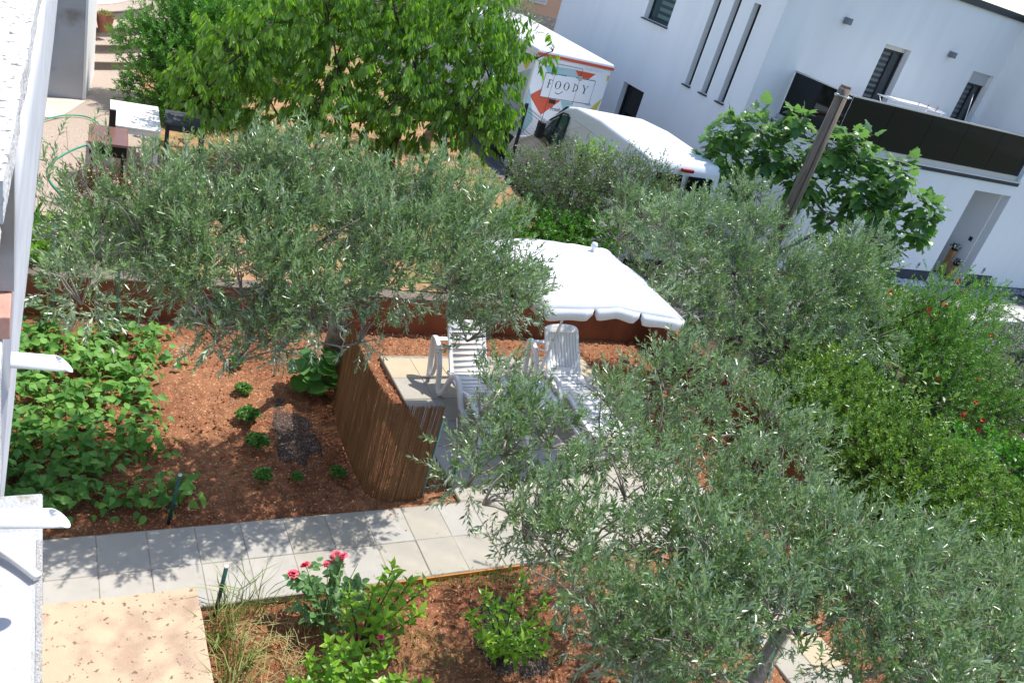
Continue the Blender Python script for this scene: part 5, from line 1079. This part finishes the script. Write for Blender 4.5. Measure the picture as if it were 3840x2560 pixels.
for ri, y in enumerate(rows):
    x = -.22+rb.uniform(-.05, .05); inrow = 0
    while x < (1.18 if ri < 7 else 1.22):
        if rb.random() > .06 and not (ri == 6 and x > .55):
            t = thing('bean_plant', 'bushy bean plant in '+ROWN[ri]+', '+ORD[inrow], 'bean plant', (x, y+rb.uniform(-.06, .06), .0), rb.uniform(0, 6.28), 'bean plants in the left bed')
            place(stemm, 'stem', t)
            for q in range(rb.choice([13, 14, 15, 16])):
                a = rb.uniform(0, 6.28); d_ = rb.uniform(.03, .19); h = .05+.17*rb.random()*(1.2-d_*2.2)
                place(tri[rb.randrange(10)], 'leaf', t, (d_*math.cos(a), d_*math.sin(a), h+.04), (rb.gauss(-.3, .38), rb.gauss(0, .42), a-math.pi/2), (rb.uniform(.8, 1.2),)*3)
            cnt += 1; inrow += 1
        x += rb.uniform(.19, .27)
# parsley tufts
hl = ['parsley tuft in the herb row nearest the retaining wall', 'parsley tuft just left of the squash plant, second in its row', 'parsley tuft in the middle of the herb row, left of the dark mulch', 'parsley tuft left of the mulch patch, near the path end of its row', 'parsley tuft closest to the slab path in the left row', 'small parsley tuft between two others near the path', 'parsley tuft at the foot of the reed screen']
for (x, y), lb, s_ in zip([(2.12,8.78),(2.08,8.18),(2.04,7.66),(2.05,7.18),(2.01,6.65),(2.35,6.61),(2.78,6.62)], hl, (.9, .85, 1.1, 1.05, .85, .55, .75)):
    t = thing('parsley', lb, 'herb', (x, y, 0), 0, 'parsley tufts on the red soil'); F = Field(); n = 130
    a = rng.uniform(0, 6.28, n); q = rng.random(n)**.6*.11*s_; tip = np.stack([q*np.cos(a), q*np.sin(a), .13*s_-.5*q+rng.random(n)*.03], -1); F.stems(np.zeros((n, 3)), tip, .0012, .001)
    for _ in range(4): F.leaves(tip+unit(n)*.008, unit(n)*.8+np.array([0, 0, .3]), np.array([0, 0, 1.])+unit(n)*.5, .03*s_, .026*s_, T_LEAF)
    F.build('foliage', [LM['herb'], M['stem']], t)
def tomato(x, y, h, lb, seed):
    r_ = np.random.default_rng(seed); t = thing('tomato_plant', lb, 'tomato plant', (x, y, 0), 0, 'young tomato plants on stakes'); MB().tube([(0, 0, 0), (.02, .01, h*.5), (0, 0, h)], [.008, .006, .004], 6).build('stem', M['stem'], t, True)
    for k in range(9):
        F = Field(); n = 9; b = .2; s = np.linspace(.25, 1, n); ax = np.stack([np.zeros(n), s*.2, -.10*s*s], -1); F.stems(np.array([[0, 0, 0.]]), np.array([[0, .2, -.1]]), .0025, .0015)
        sd_ = np.where(np.arange(n) % 2, 1, -1); F.leaves(ax, np.stack([sd_*(.9*(np.arange(n) < n-1)), np.full(n, .6), np.full(n, -.25)], -1), np.array([0, 0, 1.])+r_.normal(size=(n, 3))*.2, .085, .042, T_LEAF)
        o = F.build('leaf', [LM['tomato'], M['stem']], t, kind=None); a = k*2.4; o.location = (0, 0, h*(.28+.72*k/8)); o.rotation_euler = (.35, 0, a)
tomato(.10, 9.52, .5, 'young tomato plant at the leftmost tall stake', 1); tomato(.84, 9.33, .48, 'young tomato plant at the second tall stake, beyond the beans', 2)
# squash plant with big lobed leaves
t = thing('squash_plant', 'squash plant with large lobed leaves darkened for the shade by the reed screen', 'squash plant', (2.88, 8.15, 0))
for k in range(34):
    a = k*2.4; d_ = .06+.22*((k*7) % 10)/10; h = .18+.5*((k*5) % 11)/11*(1.1-d_)
    Fk = Field(); Fk.leaves(np.zeros((1, 3)), np.array([[0, 1., -.25]]), np.array([[0.1, .1, 1.]]), .21, .22, T_ROUND, rnd=np.array([(k % 5)/5*.25])); Fk.stems(np.array([[0, -.02, -.12]]), np.array([[0, 0, 0.]]), .004, .003)  # low rnd keeps the leaves dark, tree shade put into their colour
    o = Fk.build('leaf', [LM['bean'], M['stem']], t, kind=None); o.location = (d_*math.cos(a), d_*math.sin(a), h); o.rotation_euler = (rng.normal()*.2, rng.normal()*.25, a)
F = Field(); F.stems(np.zeros((8, 3)), np.stack([rng.normal(size=8)*.15, rng.normal(size=8)*.15, rng.uniform(.2, .5, 8)], -1), .007, .004, 0); F.build('stem', [M['stem']], t, kind=None)
# marigolds right of the loungers
for x, y, z, lb in ((8.05, 8.04, .25, 'orange marigold glowing against the red side wall'), (6.85, 7.45, .2, 'orange marigold in the soil right at the foot of the right lounger'), (7.34, 7.35, .22, 'orange marigold between the right lounger and the side wall'), (7.95, 7.5, .2, 'smaller orange marigold just below the brightest one')):
    t = thing('marigold', lb, 'flower', (x, y, 0), 0, 'orange marigolds by the loungers'); F = Field(); F.stems(np.zeros((5, 3)), np.stack([rng.normal(size=5)*.08, rng.normal(size=5)*.08, np.full(5, z)], -1), .003, .002, 1)
    P = np.array([0, 0, z*.6])+unit(50)*np.array([.09, .09, .08]); F.leaves(P, unit(50)+np.array([0, 0, .5]), unit(50), .05, .012, T_LANCE); F.build('foliage', [LM['herb'], M['stem']], t)
    F = Field(); n = 28; a = np.arange(n)*2.4; F.leaves(np.tile([0, 0, z], (n, 1)), np.stack([np.cos(a), np.sin(a), .15+.5*(np.arange(n)/n)], -1), np.array([-.2, -.2, 1.])+unit(n)*.1, .034, .018, T_LEAF); F.build('flower', [M['orange']], t)
# rose
t = thing('rose_bush', 'rose bush with vivid pink blooms beside the slab path', 'rose', (2.12, 4.55, 0)); mb = MB(); tips = [(-.22, .42, .40), (-.12, .44, .46), (.05, .40, .50), (.12, .42, .55), (.17, .38, .58), (.3, .1, .45), (-.05, .25, .35), (.35, .45, .4)]
for p in tips: mb.tube(smooth([(0, 0, 0), (p[0]*.3, p[1]*.4, p[2]*.6), p], 4), [.006]*8+[.004], 6) if False else mb.tube([(0, 0, 0), (p[0]*.35, p[1]*.4, p[2]*.6), p], [.007, .005, .0035], 6)
mb.build('stem', M['stem'], t, True)
roset = Field(); n = 6; P = np.zeros((5, 3)); P[:, 1] = [.03, .03, .055, .055, .085]; ang = np.array([1.3, -1.3, 1.1, -1.1, 0.]); roset.leaves(P, np.stack([np.sin(ang), np.cos(ang), -.2*np.ones(5)], -1), np.array([.1, 0, 1.])+rng.normal(size=(5, 3))*.2, .05, .036, T_ROUND); roset.stems(np.array([[0, 0, 0.]]), np.array([[0, .085, 0.]]), .0012, .001)
rlm = roset.mesh('leaf', [leafmat('rose_leaf', (.06, .16, .05), (.15, .27, .09), (.16, .22, .15), .35, .2), M['stem']])
for p in tips:
    for q in range(9): s = rb.uniform(.35, .95); place(rlm, 'leaf', t, (p[0]*s+rb.uniform(-.02, .02), p[1]*s, p[2]*s), (rb.gauss(0, .5), rb.gauss(0, .4), rb.uniform(0, 6.28)), (rb.uniform(1.0, 1.5),)*3)
def bloom(p, s):
    F = Field()
    for ring in range(4):
        n = 5+ring; a = np.arange(n)*2*math.pi/n+ring; el = [1.6, 1.0, .5, .15][ring]; F.leaves(np.zeros((n, 3))+np.array([0, 0, .004*(3-ring)]), np.stack([np.cos(a), np.sin(a), el*np.ones(n)], -1), np.stack([-np.cos(a), -np.sin(a), np.ones(n)*.6], -1), s*(.5+.15*ring), s*(.55+.12*ring), T_ROUND)
    o = F.build('bloom', [M['pink']], t, kind=None); o.location = p; o.rotation_euler = (rb.uniform(-.5, .5), rb.uniform(-.5, .5), 0)
for p, s in (((-.22, .42, .40), .062), ((-.12, .44, .46), .055), ((.05, .40, .49), .045), ((.12, .42, .55), .062), ((.15, .40, .52), .05), ((.17, .38, .585), .045), ((.30, -.38, .42), .04)): bloom(p, s)
# sapling and lime-green shrubs
def sapling(name, label, cat, base, tips, lm, leafL, leafW, nl, bark='dbark', r0=.014):
    t = thing(name, label, cat, base); mb = MB()
    for p in tips: mb.tube([(0, 0, 0), (p[0]*.3, p[1]*.3, p[2]*.5), p], [r0, r0*.6, .004], 6)
    mb.build('stem', M[bark], t, True); ms = []
    for k in range(3): Fk = Field(); Fk.leaves(np.zeros((1, 3)), np.array([[0, 1., 0]]), np.array([[0, 0, 1.]]), 1, leafW/leafL, T_LEAF, rnd=np.array([.15+.35*k])); ms.append(Fk.mesh('leaf', [LM[lm]]))
    for p in tips:
        for q in range(nl):
            s = 1-(q/nl)**1.3*.62; a = q*2.4+p[0]*9; o = bpy.data.objects.new('leaf', rb.choice(ms)); COL.objects.link(o); o.parent = t
            d = Vector((math.cos(a), math.sin(a), .55-.5*(q/nl)+(.8 if q < 3 else 0))); o.matrix_basis = leaf_matrix((p[0]*s, p[1]*s, p[2]*(s if s > .5 else s)), d, (rb.gauss(0, .3), rb.gauss(0, .3), 1), leafL*rb.uniform(.75, 1.15))
    return t
sapling('fruit_sapling', 'young fruit tree with dark twigs and glossy light green leaves by the path', 'sapling', (2.35, 4.35, 0), [(.05, .12, .62), (.30, .35, .62), (.42, .22, .55), (.62, .28, .42), (.12, -.05, .5), (-.12, .2, .55), (.2, .1, .75), (.5, .05, .35)], 'lime', .125, .046, 24)
sapling('shrub', 'yellow-green leafy shrub at the bottom edge below the rose', 'shrub', (1.98, 3.9, 0), [(-.15, .2, .42), (0, .25, .5), (.18, .2, .45), (-.05, .0, .55), (.2, -.02, .5), (.35, .1, .42), (-.22, -.02, .4), (.1, -.25, .5), (.4, -.15, .45), (-.1, -.3, .45), (.3, -.4, .45), (.55, -.05, .3), (.0, .1, .3), (.25, -.2, .3), (.5, .2, .4), (.65, -.2, .4), (-.3, .1, .3), (.45, .05, .5), (.05, .15, .6), (.6, -.35, .45), (.3, .25, .35)], 'lime', .09, .042, 26, 'stem', .008)
sapling('shrub', 'bright green young shrub under the nearest olive, right of the bare soil', 'shrub', (3.5, 4.0, 0), [(-.15, .3, .6), (.0, .1, .7), (.2, .3, .7), (.35, .1, .65), (.1, -.1, .6), (-.2, .05, .75), (-.15, -.15, .6), (.25, -.2, .65), (-.3, -.1, .55), (-.1, -.3, .7), (.1, -.35, .6), (-.3, .2, .5)], 'lime', .11, .038, 26)
sapling('shrub', 'low yellow-green seedling shrub at the bottom edge near the olive trunk', 'shrub', (3.15, 3.35, 0), [(0, 0, .3), (.15, .05, .28), (-.1, .08, .25), (.3, 0, .3), (.1, -.15, .3)], 'lime', .07, .026, 14, 'stem', .006)
sapling('orchid_sapling' if False else 'citrus_plant', 'young plant with large curled leaves rising above the hedge by the wooden stake', 'plant', (10.5, 6.2, .4), [(-.1, .1, 1.4), (.25, 0, 1.35), (.5, -.15, 1.2), (.1, -.2, 1.25), (.7, -.4, 1.0)], 'hedge', .13, .05, 12)
F = Field(); n = 26; P = np.stack([rng.uniform(1.7, 4.1, n), rng.uniform(3.9, 4.9, n), np.full(n, .04)], -1); F.leaves(P, unit(n), np.array([0, 0, 1.])+unit(n)*.3, .022, .018, T_ROUND); F.build('fallen_petals', [M['pink']])
